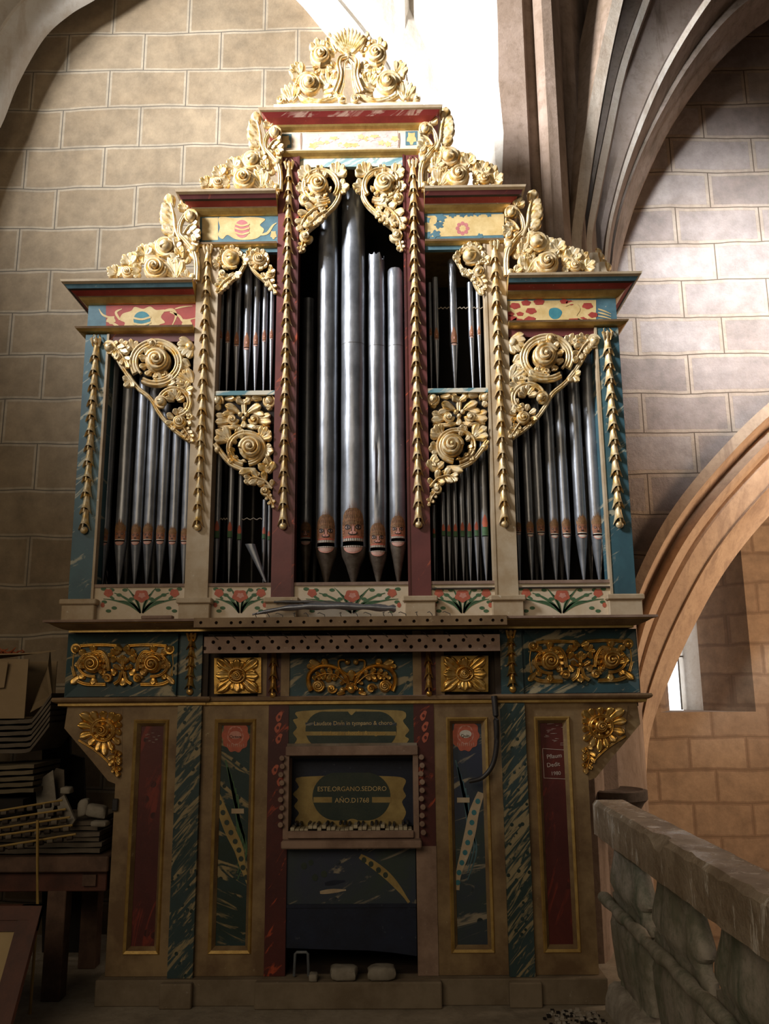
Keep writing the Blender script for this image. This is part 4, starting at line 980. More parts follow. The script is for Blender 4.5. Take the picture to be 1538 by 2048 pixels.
# ---- pierced triangle in the inner bays
def inner_tri():
    h = Carve(-.004)
    ring = [(493+35*cos(t), 897+31*sin(t)) for t in [radians(100)+2*pi*.95*i/30 for i in range(31)]]
    h.strip(ring, [5.5]*31, [.02]*31, .006, groove=.5)
    h.snail(502, 897, 24, 180, 1, .06, .012); h.fan(492, 898, 22, 32, 100, 250, 5, 5, base=.006)
    h.fan(458, 882, 2, 32, -175, -110, 3, 7.5, .1); h.lobe(460, 876, 436, 866, 8, .1); h.fan(480, 872, 0, 16, -120, -50, 3, 5); h.fan(520, 878, 2, 28, -80, -10, 4, 6.5, .1); h.fan(528, 900, 2, 20, -30, 50, 3, 6); h.dome(436, 900, 7, .018, .004)
    h.stem([(430, 888), (446, 910), (462, 928), (482, 938), (505, 944), (520, 950)], 5.5, 4.5, .018)
    h.fan(468, 916, 0, 16, 130, 230, 2, 6); h.lobe(512, 940, 480, 950, 7, .1, .02, .004); h.leaf([(545, 978), (530, 962), (508, 956), (498, 962)], 4, 14, side=0, base=.004)
    h.fan(536, 946, 0, 28, -140, -60, 3, 6.5, .1); h.volute(530, 982, 11, 0, 1.4, 1, .25, .02, .004); h.leaf([(534, 990), (541, 1000), (546, 1012)], 2, 8); h.stem([(505, 946), (524, 966), (540, 990), (547, 1012)], 4, 3, .014)
    h.fan(544, 925, 0, 18, 130, 220, 3, 5)
    return h
inner_tri().done(m=True, name='bay_carving')
# ---- small horizontal carving in the middle
def mid_panel():
    h = Carve(.02)
    for g in (0, 1):
        X = (lambda x: x) if g == 0 else (lambda x: 975-x); A = (lambda a: a) if g == 0 else (lambda a: 180-a); c = 1 if g == 0 else -1
        h.bud(X(436), 803, 11, A(120) if g == 0 else -60, .006); h.lobe(X(450), 798, X(470), 797, 5.5, 0); h.lobe(X(468), 800, X(482), 796, 5, 0)
        h.lobe(X(478), 826, X(452), 814, 7, .15*c, .02, .004); h.lobe(X(470), 824, X(446), 832, 6, 0); h.lobe(X(462), 842, X(432), 846, 7, 0, .018); h.lobe(X(458), 836, X(433), 832, 6, 0, .018)
        h.volute(X(466), 840, 12, A(0), 1.5, c, .26, .022, .008); h.lobe(X(483), 852, X(462), 856, 5, 0); h.dome(X(481), 830, 5, .016, .010, 10); h.lobe(X(487), 808, X(474), 800, 5.5, 0, .016, .008)
        h.lobe(X(440), 820, X(434), 812, 6, 0)
    h.stem([(487, 800), (488, 815), (488, 828)], 7, 4, .016); h.dome(488, 838, 4.5, .014, .012, 10); h.lobe(488, 842, 488, 857, 6, 0)
    h.lobe(436, 854, 470, 857, 4, 0); h.lobe(540, 854, 505, 857, 4, 0)
    return h
mid_panel().done(m=True, name='bay_carving')
# ---- tower spandrels
def spandrel():
    h = Carve(-.004)
    ring = [(642+34*cos(t), 374+31*sin(t)) for t in [radians(60)+2*pi*.93*i/30 for i in range(31)]]; h.strip(ring, [5.5]*31, [.02]*31, .006, groove=.5)
    h.snail(636, 372, 21, 180, 1, .055, .012); h.fan(638, 372, 19, 31, 20, 300, 9, 4.8, .1, base=.006)
    h.fan(616, 352, 2, 22, -200, -100, 4, 6.5, .1); h.fan(672, 352, 2, 26, -110, -20, 4, 6.5, .1); h.fan(680, 376, 0, 19, -60, 50, 3, 6); h.fan(640, 344, 0, 12, -120, -60, 2, 5); h.fan(606, 378, 0, 14, 130, 230, 3, 5)
    h.stem([(676, 372), (678, 392), (668, 412), (652, 428), (634, 446), (616, 462), (604, 478)], 5.5, 4, .02)
    h.fan(652, 404, 2, 26, 120, 200, 4, 6, .1); h.bud(610, 400, 10, 0, .004); h.leaf([(655, 412), (630, 420), (612, 436), (602, 455)], 4, 17, base=.004); h.leaf([(652, 424), (636, 434), (620, 452)], 3, 14, base=.006, side=-1)
    h.volute(611, 475, 14, 0, 1.6, 1, .25, .028, .006); h.leaf([(606, 486), (604, 494), (602, 503)], 2, 8); h.dome(605, 497, 6, .018)
    return h
spandrel().done(m=True, name='bay_carving')
# ---- heads of the inner bays
def head_a():
    h = Carve(-.004); h.bud(466, 520, 17, 60, .010); h.fan(464, 520, 15, 28, 130, 330, 8, 5.5, .1); h.volute(446, 549, 10, 0, 1.5, 1, .25, .022, .004); h.fan(470, 545, 2, 18, 20, 130, 4, 5); h.fan(440, 530, 0, 15, 150, 260, 3, 5)
    h.leaf([(462, 556), (448, 566), (438, 580)], 3, 12); h.lobe(444, 572, 436, 590, 6); h.fan(484, 522, 2, 16, -50, 50, 3, 5); h.stem([(490, 528), (478, 548), (462, 562), (446, 578)], 4, 3.5, .014)
    return h
head_a().done(name='bay_carving'); head_a().mirror(X0).build('bay_carving', ORG, smooth=70)
h = Carve(-.004); h.snail(519, 521, 14, 0, 1, .04, .012); h.fan(519, 521, 10, 23, 0, 330, 10, 5.5, .15, base=.004); h.snail(541, 551, 9, 0, 1, .03, .006); h.fan(536, 546, 4, 17, -60, 150, 5, 4.5); h.leaf([(528, 548), (540, 566), (550, 584)], 3, 10); h.stem([(500, 530), (512, 546), (530, 562), (548, 580)], 4, 3.5, .014); h.fan(504, 512, 0, 14, -150, -60, 3, 4.5)
h.done(name='bay_carving')
h = Carve(-.004)      # broken remains on the right
h.stem([(940, 500), (955, 510), (956, 530), (948, 548), (950, 566), (960, 585)], 5, 4, .018); h.leaf([(966, 498), (950, 500), (938, 504)], 3, 11); h.bud(956, 545, 9, 0, .01); h.fan(962, 515, 0, 16, 60, 200, 4, 5); h.lobe(952, 560, 964, 574, 6); h.lobe(958, 572, 965, 592, 5); h.dome(964, 524, 7, .02)
h.done(name='bay_carving', label='broken slim remnant of a gilded carving')

# ---- frieze carvings
def long_panel():
    h = Carve(-.002, 'dark_gilding')
    for g in (0, 1):
        X = (lambda x: x) if g == 0 else (lambda x: 494-x); c = 1 if g == 0 else -1; A = (lambda a: a) if g == 0 else (lambda a: 180-a)
        h.snail(X(187), 1328, 19, A(200), c, .05, .014); 
        q = [(X(187+29*cos(t)), 1330+23*sin(t)) for t in [radians(20)-radians(300)*i/24 for i in range(25)]]; h.strip(q, [3.6]*25, [.014]*25, .006, groove=.4)
        for k_ in range(8): t = radians(150+k_*34); h.lobe(X(187+15*cos(t)), 1329+14*sin(t), X(187+28*cos(t+.35)), 1329+24*sin(t+.35), 4.6, .15*c, .014, .004)
        for (fx, fy, aa) in ((166, 1306, 225), (158, 1330, 180), (166, 1352, 135), (205, 1316, 315), (206, 1344, 45), (228, 1345, 60), (228, 1318, 300), (187, 1362, 90), (187, 1298, 270)):
            a0_ = radians(aa if g == 0 else 180-aa); h.lobe(X(fx)-8*cos(a0_), fy-8*sin(a0_), X(fx)+7*cos(a0_), fy+7*sin(a0_), 6.5, 0, .013, -.001)
        h.volute(X(217), 1357, 11, A(180), 1.5, c, .26, .018, .01); h.stem([(X(188), 1306), (X(205), 1304), (X(216), 1320), (X(219), 1342)], 4, 4, .016, .008)
        h.bud(X(154), 1298, 9, A(90) if g == 0 else -40, .004); h.lobe(X(162), 1352, X(144), 1368, 6, .1*c)
        h.stem([(X(160), 1292), (X(185), 1290), (X(212), 1290), (X(240), 1292)], 4, 4, .014, groove=.4); h.stem([(X(147), 1308), (X(145), 1330), (X(150), 1352)], 4, 4, .014, groove=.4); h.stem([(X(152), 1360), (X(170), 1368), (X(195), 1369), (X(212), 1369)], 4.5, 4.5, .014, groove=.4)
        h.stem([(X(244), 1344), (X(240), 1360), (X(230), 1368)], 4, 4.5, .018, .006); h.fan(X(232), 1312, 2, 16, *((-170, -60) if g == 0 else (-120, -10)), 3, 4.6); h.lobe(X(246), 1300, X(232), 1294, 6, 0, .016, .01); h.lobe(X(243), 1340, X(228), 1330, 4.5)
    h.fan(247, 1330, 2, 20, -125, -55, 3, 5, base=.004); h.dome(247, 1337, 6, .018, .01); h.lobe(247, 1356, 247, 1372, 7, 0); h.stem([(247, 1312), (247, 1330), (247, 1348)], 4, 4, .016, .006)
    return h
long_panel().done(m=True, name='frieze_carving')
def rosette():
    h = Carve(-.022, 'dark_gilding')
    h.board([(428, 1316), (522, 1315), (522, 1386), (428, 1388)], -.03, -.003, 'dark_gilding')
    for k_ in range(4):
        t = radians(45+90*k_); L = 57
        h.lobe(475+10*cos(t), 1351+8*sin(t), 475+L*cos(t), 1351+L*.80*sin(t), 9, 0, .018, 0, .6, .4)
        for d in (-.20, .20): h.lobe(475+16*cos(t), 1351+13*sin(t), 475+49*cos(t+d), 1351+39*sin(t+d), 5, 0, .014, 0, .3, .4)
        t += radians(45); h.lobe(475+10*cos(t), 1351+8*sin(t), 475+42*cos(t), 1351+33*sin(t), 8, 0, .018, .004, .4, .6)
        for d in (-.34, .34): h.lobe(475+12*cos(t), 1351+10*sin(t), 475+38*cos(t+d), 1351+30*sin(t+d), 5.5, 0, .016, .001, .3, .6)
    q = [(475+16*cos(t), 1351+14*sin(t)) for t in [2*pi*i/24 for i in range(25)]]; h.strip(q, [3]*25, [.016]*25, .012); h.snail(475, 1351, 11, 0, 1, .03, .016)
    return h
rosette().done(m=True, name='frieze_carving')
def centre_carv():
    h = Carve(.006, 'dark_gilding')
    for g in (0, 1):
        X = (lambda x: x) if g == 0 else (lambda x: 1407-x); c = 1 if g == 0 else -1
        h.stem([(X(700), 1378), (X(690), 1352), (X(668), 1334), (X(640), 1332), (X(620), 1346), (X(617), 1366), (X(622), 1382)], 4.5, 5, .02, .006, groove=.45)
        h.snail(X(637), 1372, 13, 0, c, .035, .006); h.volute(X(664), 1377, 11, 0, 1.5, c, .26, .02, .006); h.leaf([(X(692), 1366), (X(672), 1350), (X(648), 1348), (X(632), 1354)], 5, 11, base=.003); h.fan(X(664), 1362, 2, 14, *((-160, -60) if g == 0 else (-120, -20)), 3, 4.5)
        h.stem([(X(697), 1350), (X(680), 1338), (X(678), 1322), (X(690), 1320)], 2.6, 2.6, .014, .008); h.dome(X(695), 1324, 6, .02, .008); h.dome(X(685), 1380, 6, .018, .008)
        h.lobe(X(640), 1330, X(620), 1322, 7); h.lobe(X(655), 1332, X(646), 1318, 6); h.lobe(X(628), 1334, X(614), 1332, 5); h.lobe(X(690), 1386, X(674), 1388, 4)
    h.lobe(703, 1362, 703, 1340, 7, 0, .02, .004); h.dome(703, 1378, 9, .026, .008); h.fan(703, 1380, 4, 16, 200, 340, 5, 4)
    return h
centre_carv().done(name='frieze_carving')
def brk():
    h = Carve(.002, 'dark_gilding')
    h.board([(153, 1420), (246, 1418), (244, 1535), (236, 1545), (200, 1500), (160, 1478)], -.02, .004, 'ochre_stile', False)
    q = [(207+22*cos(t), 1460+21*sin(t)) for t in [2*pi*i/24 for i in range(25)]]; h.strip(q, [4.5]*25, [.018]*25, .006, groove=.4); h.snail(207, 1460, 13, 0, 1, .045, .014)
    for k_ in range(8): t = 2*pi*k_/8; h.lobe(207+9*cos(t), 1460+9*sin(t), 207+21*cos(t), 1460+20*sin(t), 5, 0, .012, .004)
    for k_, (tx, ty, ww) in enumerate(((162, 1428, 8), (184, 1424, 7), (206, 1422, 7), (228, 1424, 7), (242, 1428, 7), (158, 1450, 7), (162, 1474, 7), (180, 1490, 7), (196, 1502, 6), (212, 1510, 6), (228, 1500, 6), (242, 1486, 6), (244, 1464, 6), (244, 1446, 6))):
        d = math.hypot(tx-207, ty-1460); h.lobe(207+(tx-207)*22/d, 1460+(ty-1460)*22/d, tx, ty, ww, .12, .016)
    h.leaf([(236, 1500), (230, 1520), (236, 1545)], 4, 12, base=.002); h.stem([(158, 1480), (190, 1500), (215, 1522), (238, 1548)], 3, 3, .01)
    return h
brk().done(m=True, name='console_carving')

# ---- garlands of husks hung on the pilasters
def garland(xc, z0, z1, w_, mat, top=True, step=.088):
    m_ = MB(); n_ = max(3, int(round((z0-z1)/step))); st_ = (z0-z1)/n_; yb = -.013
    for i in range(n_):
        zt = z0-i*st_; rows = []
        L = st_*1.32
        for k in range(7):
            u = k/6; r = w_*(.46+.12*u+.42*u**2.4); out_ = .014+.024*u**1.7
            row = []
            for j in range(13):
                t = pi*j/12; c_ = cos(t)
                dip = L*u-(.34*L*u*u)*(sin(t)**2)-.07*L*u*math.exp(-((t-pi/2)/.25)**2)*(-1)
                fold = 1+.10*cos(4*t)
                row.append((xc-r*c_, yb-out_*sin(t)*fold-.002, zt-dip))
            rows.append(row)
        m_.grid(rows, mat)
        # underside: turned-up lip in shade
        m_.grid([rows[-1], [(xc+(p[0]-xc)*.45, yb-.004+(p[1]-yb)*.3, p[2]+L*.16) for p in rows[-1]]], mat)
        kz = [(xc, yb-.013-.030*(q/4)**1.5, zt-L*.95*q/4) for q in range(5)]; m_.tube(kz, [.003, .004, .005, .005, .003], mat, 6)
    def ball(z, r):
        rows = [[(xc+r*cos(ph)*cos(t), yb-.012-r*.8*cos(ph)*sin(t), z+r*sin(ph)) for t in [pi*j/10 for j in range(11)]] for ph in [-1.5+3.0*q/7 for q in range(8)]]; m_.grid(rows, mat)
    ball(z1-.028, w_*.62)
    if top:
        ball(z0+.012, w_*.6)
        for dx in (-1, 0, 1): m_.tube([(xc+dx*w_*.5, yb-.012, z0+.05), (xc+dx*w_*.75, yb-.026, z0+.02), (xc+dx*w_*.5, yb-.012, z0-.02)], [.004, .009, .004], mat, 6)
    return m_
for hw, px_, y0, y1, ww in ((1.452, 185, 690, 1052, .034), (.833, 415, 505, 1046, .032), (.368, 573, 338, 1044, .033)):
    z0 = U(px_, y0)[1]; z1 = U(px_, y1)[1]
    both(garland(X0-hw, z0, z1, ww, 'gilding'), 'garland', smooth=50)
both(garland(X0-.842, 1.775, 1.52, .030, 'dark_gilding', True, .055), 'garland', smooth=50)
both(garland(X0-.407, 1.70, 1.50, .026, 'dark_gilding', False, .058), 'garland', smooth=50)

# ================================================================ PIPES
def pipe(x, y, z0, zm, z1, r, style='big', lean=0, lx=0, top='flat', dent=0, rough=0, parent=None, name='pipe', seam=None):
    """foot tip at z0, mouth at zm, top z1; style of the painted mouth"""
    NS = 28; P = MB(); rr = random.Random(int(x*9999))
    def cx(z): return x+lean*(z-zm)
    def ring(z, rad, k=0):
        o_ = []
        for j in range(NS):
            t = 2*pi*j/NS-pi/2; q = rad
            if dent:
                q -= dent*rad*math.exp(-((t+1.9)/.55)**2)*(math.exp(-((z-zm-.55)/.09)**2)+.7*math.exp(-((z-zm-.36)/.12)**2))
                q -= dent*.4*rad*math.exp(-((t+.9)/.6)**2)*math.exp(-((z-zm-.9)/.2)**2)
            if rough: q -= rough*rad*(.5+.5*sin(j*1.7+z*38))*max(0, min(1, (z-(z1-.45))/.4))*.22
            q += rad*.012*sin(z*11+j*.9+x*7)
            o_.append((cx(z)+q*cos(t), y+q*sin(t), z))
        return o_
    hm = r*.34 if style == 'big' else r*.22
    rows = [ring(z0, r*.16), ring(z0+.01, r*.18), ring(z0+(zm-z0)*.5, r*.58), ring(zm-r*.7, r*.93), ring(zm-.002, r*1.0)]
    P.grid(rows, 'foot_metal' if style == 'big' else 'pipe_metal', True)
    a_, b_ = ring(zm, r*1.02), ring(zm+hm, r); fr = lambda j: min(abs(j+.5), abs(NS-(j+.5))) if 0 else abs(((j+.5)/NS*360+180) % 360-180)
    vs = a_+b_
    P.add(vs, [(j, (j+1) % NS, NS+(j+1) % NS, NS+j) for j in range(NS) if fr(j) > 47], 'pipe_metal')
    P.grid([ring(zm-.002, r), a_], 'pipe_metal', True)
    up = [ring(zm+hm, r)]; nz = 26 if (dent or rough) else 8
    for k in range(1, nz+1): up.append(ring(zm+hm+(z1-zm-hm)*k/nz, r))
    if top == 'jag': up[-1] = [(p[0], p[1], p[2]+r*.5*sin(j*1.1)*sin(j*.37)) for j, p in enumerate(up[-1])]
    if top == 'cone': up[-1] = ring(z1-r*.35, r*.97); up.append(ring(z1, r*.80)); up.append(ring(z1+r*.1, r*.05))
    P.grid(up, 'pipe_metal', True)
    if top == 'flat': P.add(up[-1], [tuple(range(NS))], 'pipe_metal')
    # dark inner tube so that the mouth opens on darkness
    P.grid([[(cx(z)+r*.55*cos(t), y+r*.3+r*.55*sin(t), z) for t in [2*pi*j/10 for j in range(10)]] for z in (zm-r, zm+2*r)], 'void_black', True)
    if seam:
        P.grid([ring(seam-.0015, r*1.02), ring(seam+.0015, r*1.02)], 'dark_tin', True)
    o = P.build(name, parent or ORG, smooth=50)
    # ---- painted mouth
    D = MB()
    def W(u, z, d=.0012): return (cx(z)+(r*1.015+d)*sin(u), y-(r*1.015+d)*cos(u), z)
    def blob(cu, cz, ru, rz, mat, d=.0012, k=12, a=0, wob=0):
        n_ = 6; rows = []
        for q in range(k+1):
            v = -1+2*q/k; hw_ = ru*sqrt(max(0, 1-v*v))*(1+wob*sin(q*2.4))
            rows.append([W(cu-hw_+2*hw_*e/n_+a*v*ru, cz+v*rz, d) for e in range(n_+1)])
        D.grid(rows, mat)
    def rect(u0, u1, za, zb, mat, d=.0012):
        n_ = 6; D.grid([[W(u0+(u1-u0)*e/n_, z, d) for e in range(n_+1)] for z in (za, zb)], mat)
    def shape(prof, mat, d=.0012):
        n_ = 6; D.grid([[W(-hw_+2*hw_*e/n_, z, d) for e in range(n_+1)] for z, hw_ in prof], mat)
    def arc(cu, cz, ru, rz, t0, t1, wd, mat, d):
        L_ = []; R_ = []
        for q in range(9):
            t = t0+(t1-t0)*q/8; L_.append(W(cu+ru*cos(t), cz+rz*sin(t), d)); R_.append(W(cu+(ru-wd/r)*cos(t), cz+(rz-wd)*sin(t), d))
        D.grid([L_, R_], mat)
    def hair(z, n_, h_, spread, mat='hair_paint', d=.0018, base=0., thin=1.):
        for q in range(n_):
            v = -1+2*q/(n_-1); u = v*spread; hh = h_*(1-.35*v*v)*rr.uniform(.8, 1.15); tw = .10*spread*2*thin
            D.add([W(u-tw, z, d), W(u+tw, z, d), W(u*1.15+rr.uniform(-.08, .08), z+hh, d)], [(0, 1, 2)], mat)
    m0, m1 = zm, zm+hm
    if style == 'big':
        # lower lip
        shape([(m0-r*.62*sin(a2), .80*cos(a2)) for a2 in [pi/2*q/8 for q in range(9)]], 'lip_paint', .001); shape([(m0-.10*r-r*.40*sin(a2), .62*cos(a2)) for a2 in [pi/2*q/8 for q in range(9)]], 'lip_pale', .0018)
        rect(-.80, .80, m0-.09*r, m0-.01*r, 'tooth_white', .0022)
        for q in range(10): u = -.72+q*.16; rect(u-.018, u+.018, m0-.15*r, m0-.01*r, 'ink', .003)
        # face
        shape([(m1, .84), (m1+r*.5, .92), (m1+r*1.2, .95), (m1+r*1.7, .90), (m1+r*2.0, .80), (m1+r*2.3, .55), (m1+r*2.6, .32)], 'skin_paint', .001)
        rect(-.80, .80, m1+.02*r, m1+.22*r, 'tooth_white', .002)
        for q in range(10): u = -.72+q*.16; rect(u-.02, u+.02, m1+.02*r, m1+.26*r, 'ink', .003)
        shape([(m1+.22*r, .82), (m1+.34*r, .78), (m1+.42*r, .5)], 'flower_red', .0016)
        blob(-.0, m1+.62*r, .36, .17*r, 'ink', .0020); blob(0, m1+.66*r, .27, .12*r, 'lip_paint', .0028); blob(0, m1+.9*r, .13, .32*r, 'ink', .0018); blob(.02, m1+.92*r, .085, .30*r, 'lip_paint', .0026)
        for sg in (-1, 1):
            blob(sg*.42, m1+1.10*r, .25, .20*r, 'ink', .0020); blob(sg*.42, m1+1.09*r, .16, .10*r, 'lip_pale', .0027); blob(sg*.40, m1+1.10*r, .09, .10*r, 'ink', .0034)
            arc(sg*.42, m1+1.16*r, .28, .24*r, .3, pi-.3, .05*r, 'hair_paint', .0030); arc(sg*.16, m1+.62*r, .16, .14*r, -2.4, .9, .04*r, 'ink', .0030)
            arc(sg*.5, m1+.72*r, .22, .3*r, (-.9 if sg > 0 else pi-.9), (1.0 if sg > 0 else pi+.9), .035*r, 'hair_paint', .0026)
        arc(0, m1+1.55*r, .5, .14*r, .3, pi-.3, .04*r, 'hair_paint', .003)
        shape([(m1+r*1.35, .80), (m1+r*1.7, .88), (m1+r*2.1, .80), (m1+r*2.4, .60), (m1+r*2.6, .30)], 'hair_paint', .0016)
        for q in range(6): hair(m1+r*(1.30+.26*q), 13-q, r*(.70+.04*q), .86-.12*q, 'hair_dark' if q % 2 == 0 else 'skin_paint', .0020+.0004*q, thin=.17)
        for sg in (-1, 1):
            for q in range(5): z_ = m1+r*(.35+.22*q); D.add([W(sg*.80, z_, .0024), W(sg*.80, z_+.10*r, .0024), W(sg*1.02, z_+.12*r, .0024)], [(0, 1, 2)], 'hair_paint')
    elif style == 'mid':
        shape([(m0-r*.60*sin(a2), .72*cos(a2)) for a2 in [pi/2*q/6 for q in range(7)]], 'lip_paint', .0008); shape([(m0-.05*r-r*.38*sin(a2), .58*cos(a2)) for a2 in [pi/2*q/6 for q in range(7)]], 'tooth_white' if x > 0 else 'lip_pale', .0014)
        shape([(m1, .80), (m1+r*.8, .92), (m1+r*1.5, .85), (m1+r*2.2, .55), (m1+r*2.8, .2)], 'skin_paint', .0008)
        rect(-.7, .7, m1+.01*r, m1+.14*r, 'tooth_white', .0015); blob(0, m1+.42*r, .22, .12*r, 'ink', .0016); blob(0, m1+.75*r, .10, .3*r, 'ink', .0016); blob(0.02, m1+.75*r, .06, .26*r, 'lip_paint', .002)
        for sg in (-1, 1): blob(sg*.40, m1+1.0*r, .18, .16*r, 'ink', .0016); blob(sg*.40, m1+1.0*r, .08, .06*r, 'lip_pale', .0022); arc(sg*.42, m1+1.1*r, .3, .3*r, .3, pi-.3, .08*r, 'hair_paint', .002)
        hair(m1+r*1.5, 11, r*1.5, .80, 'hair_paint', .0014); hair(m1+r*1.9, 9, r*1.5, .55, 'hair_paint', .002)
    elif style == 'ogive':
        shape([(m0-r*.5*sin(a2), .7*cos(a2)) for a2 in [pi/2*q/6 for q in range(7)]], 'lip_pale', .0007)
        shape([(m1, .72), (m1+r*1.6, .78), (m1+r*2.6, .55), (m1+r*3.6, .22), (m1+r*4.0, .03)], 'skin_paint', .0007); blob(0, m1+1.2*r, .35, .5*r, 'hair_paint', .0012); blob(0, m1+1.2*r, .2, .34*r, 'lip_paint', .0016)
    elif style == 'spot':
        shape([(m1, .8), (m1+r*1.4, .9), (m1+r*2.4, .7)], 'leaf_green', .0007); shape([(m1+r*2.2, .5), (m1+r*3.2, .8), (m1+r*4.4, .5), (m1+r*5.4, .1)], 'flower_red', .0010)
    D.build('pipe_mouth', o)
    return o

def PX(px, Y, z=None): return U(px, 1080, Y)[0]
YP = .13
zs = 2.062     # sill
def bay(lst, style, Yp, zfoot, tops, leanf=0):
    for (px, my, wpx, ty) in lst:
        x, zm = U(px, my, Yp); r = wpx/2*(CD+Yp)*.995/FPX*1.0; z1 = U(px, ty, Yp)[1]
        pipe(x, Yp, zfoot, zm, z1, r, style)
# outer bays
bay([(209, 1087, 20, 715), (242, 1085, 26, 722), (273, 1085, 23, 745), (297, 1084, 23, 775), (322, 1084, 21, 810), (346, 1085, 19, 842), (370, 1085, 18, 868)], 'mid', YP, zs, 0)
bay([(1036, 1067, 14, 850), (1060, 1070, 17, 830), (1081, 1067, 19, 800), (1108, 1072, 21, 770), (1132, 1071, 21, 745), (1163, 1071, 25, 712), (1194, 1073, 27, 690)], 'mid', YP, zs, 0)
# inner bays, upper row
zu = 3.152
bay([(442, 678, 9, 590), (456, 685, 12, 570), (474, 692, 14, 550), (494, 699, 17, 530), (512, 692, 14, 550), (529, 683, 12, 566), (543, 678, 10, 584)], 'ogive', .10, zu, 0)
bay([(861, 672, 8, 566), (873, 679, 12, 556)], 'ogive', .10, zu, 0)
bay([(943, 675, 12, 566), (958, 670, 9, 580)], 'ogive', .10, zu, 0)
x, zm = U(908, 690, .10); pipe(x, .10, zu, zm, U(908, 520, .10)[1], .0245, 'ogive', top='cone', rough=.6)
# inner bays, lower row
bay([(434, 1078, 13, 905), (460, 1077, 12, 930), (479, 1081, 11, 940), (528, 1079, 9, 1000), (538, 1081, 7, 1010)], 'spot', .12, zs, 0)
bay([(868, 1076, 7, 1010), (887, 1073, 9, 985), (898, 1074, 9, 965), (911, 1075, 10, 945), (925, 1075, 11, 940), (939, 1076, 11, 925), (953, 1074, 11, 905), (970, 1074, 16, 880)], 'spot', .12, zs, 0)
# a few dim pipes of the row behind
for px_, w_ in ((448, 12), (505, 10), (872, 8), (905, 9), (932, 9), (960, 10), (256, 14), (310, 14), (1070, 14), (1120, 14), (1178, 14)):
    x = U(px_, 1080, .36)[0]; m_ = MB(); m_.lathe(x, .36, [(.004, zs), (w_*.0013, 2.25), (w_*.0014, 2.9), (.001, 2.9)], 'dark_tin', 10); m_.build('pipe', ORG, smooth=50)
# tower
for px_, my, w_, ty, Yp, kw in ((612, 1084, 26, 600, .26, {}), (653, 1096, 44, 395, .12, dict(rough=.7)), (707, 1095, 52, 385, .12, dict(rough=.7, top='cone')), (756, 1104, 38, 516, .12, dict(dent=.42, rough=.6, top='jag', seam=3.45)), (796, 1085, 35, 540, .12, dict(rough=.3, top='cone', seam=3.45))):
    x, zm = U(px_, my, Yp); r = w_/2*(CD+Yp)/FPX
    kw = dict(kw)
    if px_ == 707: kw['seam'] = 3.46
    pipe(x, Yp, zs, zm, U(px_, ty, Yp)[1], r, 'big', **kw)
for px_ in (600, 628):
    x = U(px_, 1080, .4)[0]; m_ = MB(); m_.lathe(x, .4, [(.008, zs), (.02, 2.25), (.022, 3.4), (.001, 3.4)], 'dark_tin', 10); m_.build('pipe', ORG, smooth=50)
# wires that held the pipes
def wire(px0, px1, py, Y, parent=ORG):
    q = [U3(px0+(px1-px0)*k/12, py+1.8*sin(k*1.6), Y) for k in range(13)]; m_ = MB(); m_.tube(q, .0028, 'wire_pale', 6); m_.build('pipe_wire', parent, smooth=60)
wire(438, 455, 1038, .11); wire(484, 524, 1038, .11); wire(876, 900, 616, .09); wire(914, 938, 616, .09); wire(942, 968, 616, .09)
# ================================================================ BALUSTRADE
BAL = empty('balustrade', (1.15, -1.6, 0)); tag(BAL, 'worn stone balustrade of vase-shaped balusters under a scuffed handrail, right of the organ', 'balustrade')
xl = U(1186, 1634, -.02)[0]; zt = U(1184, 1600, -.02)[1]; zb = U(1187, 1668, -.02)[1]; wr = .175
def rail_h():
    m_ = MB(); n_ = 60; rows = []; rr = random.Random(4)
    for i in range(n_+1):
        y = -.02-3.7*i/n_; j = lambda a, s=1: a*(sin(i*1.7*s)+sin(i*.61*s+1)+sin(i*3.1))*.4
        c = .014+abs(j(.010)); 
        if i in (17, 18): c += .03
        rows.append([(xl+j(.002), y, zb+j(.002)), (xl+j(.002, 1.3), y, zt-c*1.1), (xl+c, y, zt+j(.003)), (xl+wr-.02, y, zt+j(.002)), (xl+wr, y, zt-.02), (xl+wr, y, zb), ])
    m_.grid(rows, 'worn_rail', True); m_.add(rows[0], [(0, 1, 2, 3, 4, 5)], 'worn_rail'); m_.add(rows[-1], [(0, 1, 2, 3, 4, 5)], 'worn_rail')
    return m_.build('handrail', BAL, smooth=28, label='scuffed grey brown handrail')
rail_h()
zm_ = U(1203, 1796, -.05)[1]
xc = xl+.095
# (half depth along the rail, half thickness, height)
prof = [(.150, .040, zb+.004), (.150, .040, zb-.03), (.165, .044, zb-.08), (.190, .050, zb-.13), (.212, .056, zb-.18), (.212, .058, zb-.21), (.185, .050, zb-.235), (.200, .036, zm_+.034), (.24, .036, zm_+.02), (.24, .036, zm_-.02), (.20, .038, zm_-.04), (.225, .054, zm_-.075), (.245, .060, zm_-.11), (.24, .058, zm_-.18), (.225, .050, zm_-.27), (.215, .042, zm_-.34), (.150, .040, .14), (.165, .046, .13), (.165, .048, .06)]
for i in range(6):
    y = -.33-.70*i; b = MB(); rows = []
    for hl, hw_, z in prof:
        hl *= 1.36; row = []; nq = 36
        for q in range(nq):
            t = 2*pi*q/nq; c_, s_ = cos(t), sin(t); e = lambda v, p: math.copysign(abs(v)**p, v)
            sc = 1-.30*math.exp(-((abs(s_)-.45)/.12)**2)*(1 if abs(c_) > .3 else 0)
            row.append((xc+hw_*e(c_, .55)*sc, y+hl*e(s_, .85), z))
        rows.append(row)
    b.grid(rows, 'green_stone', True); b.build('baluster', BAL, smooth=50)
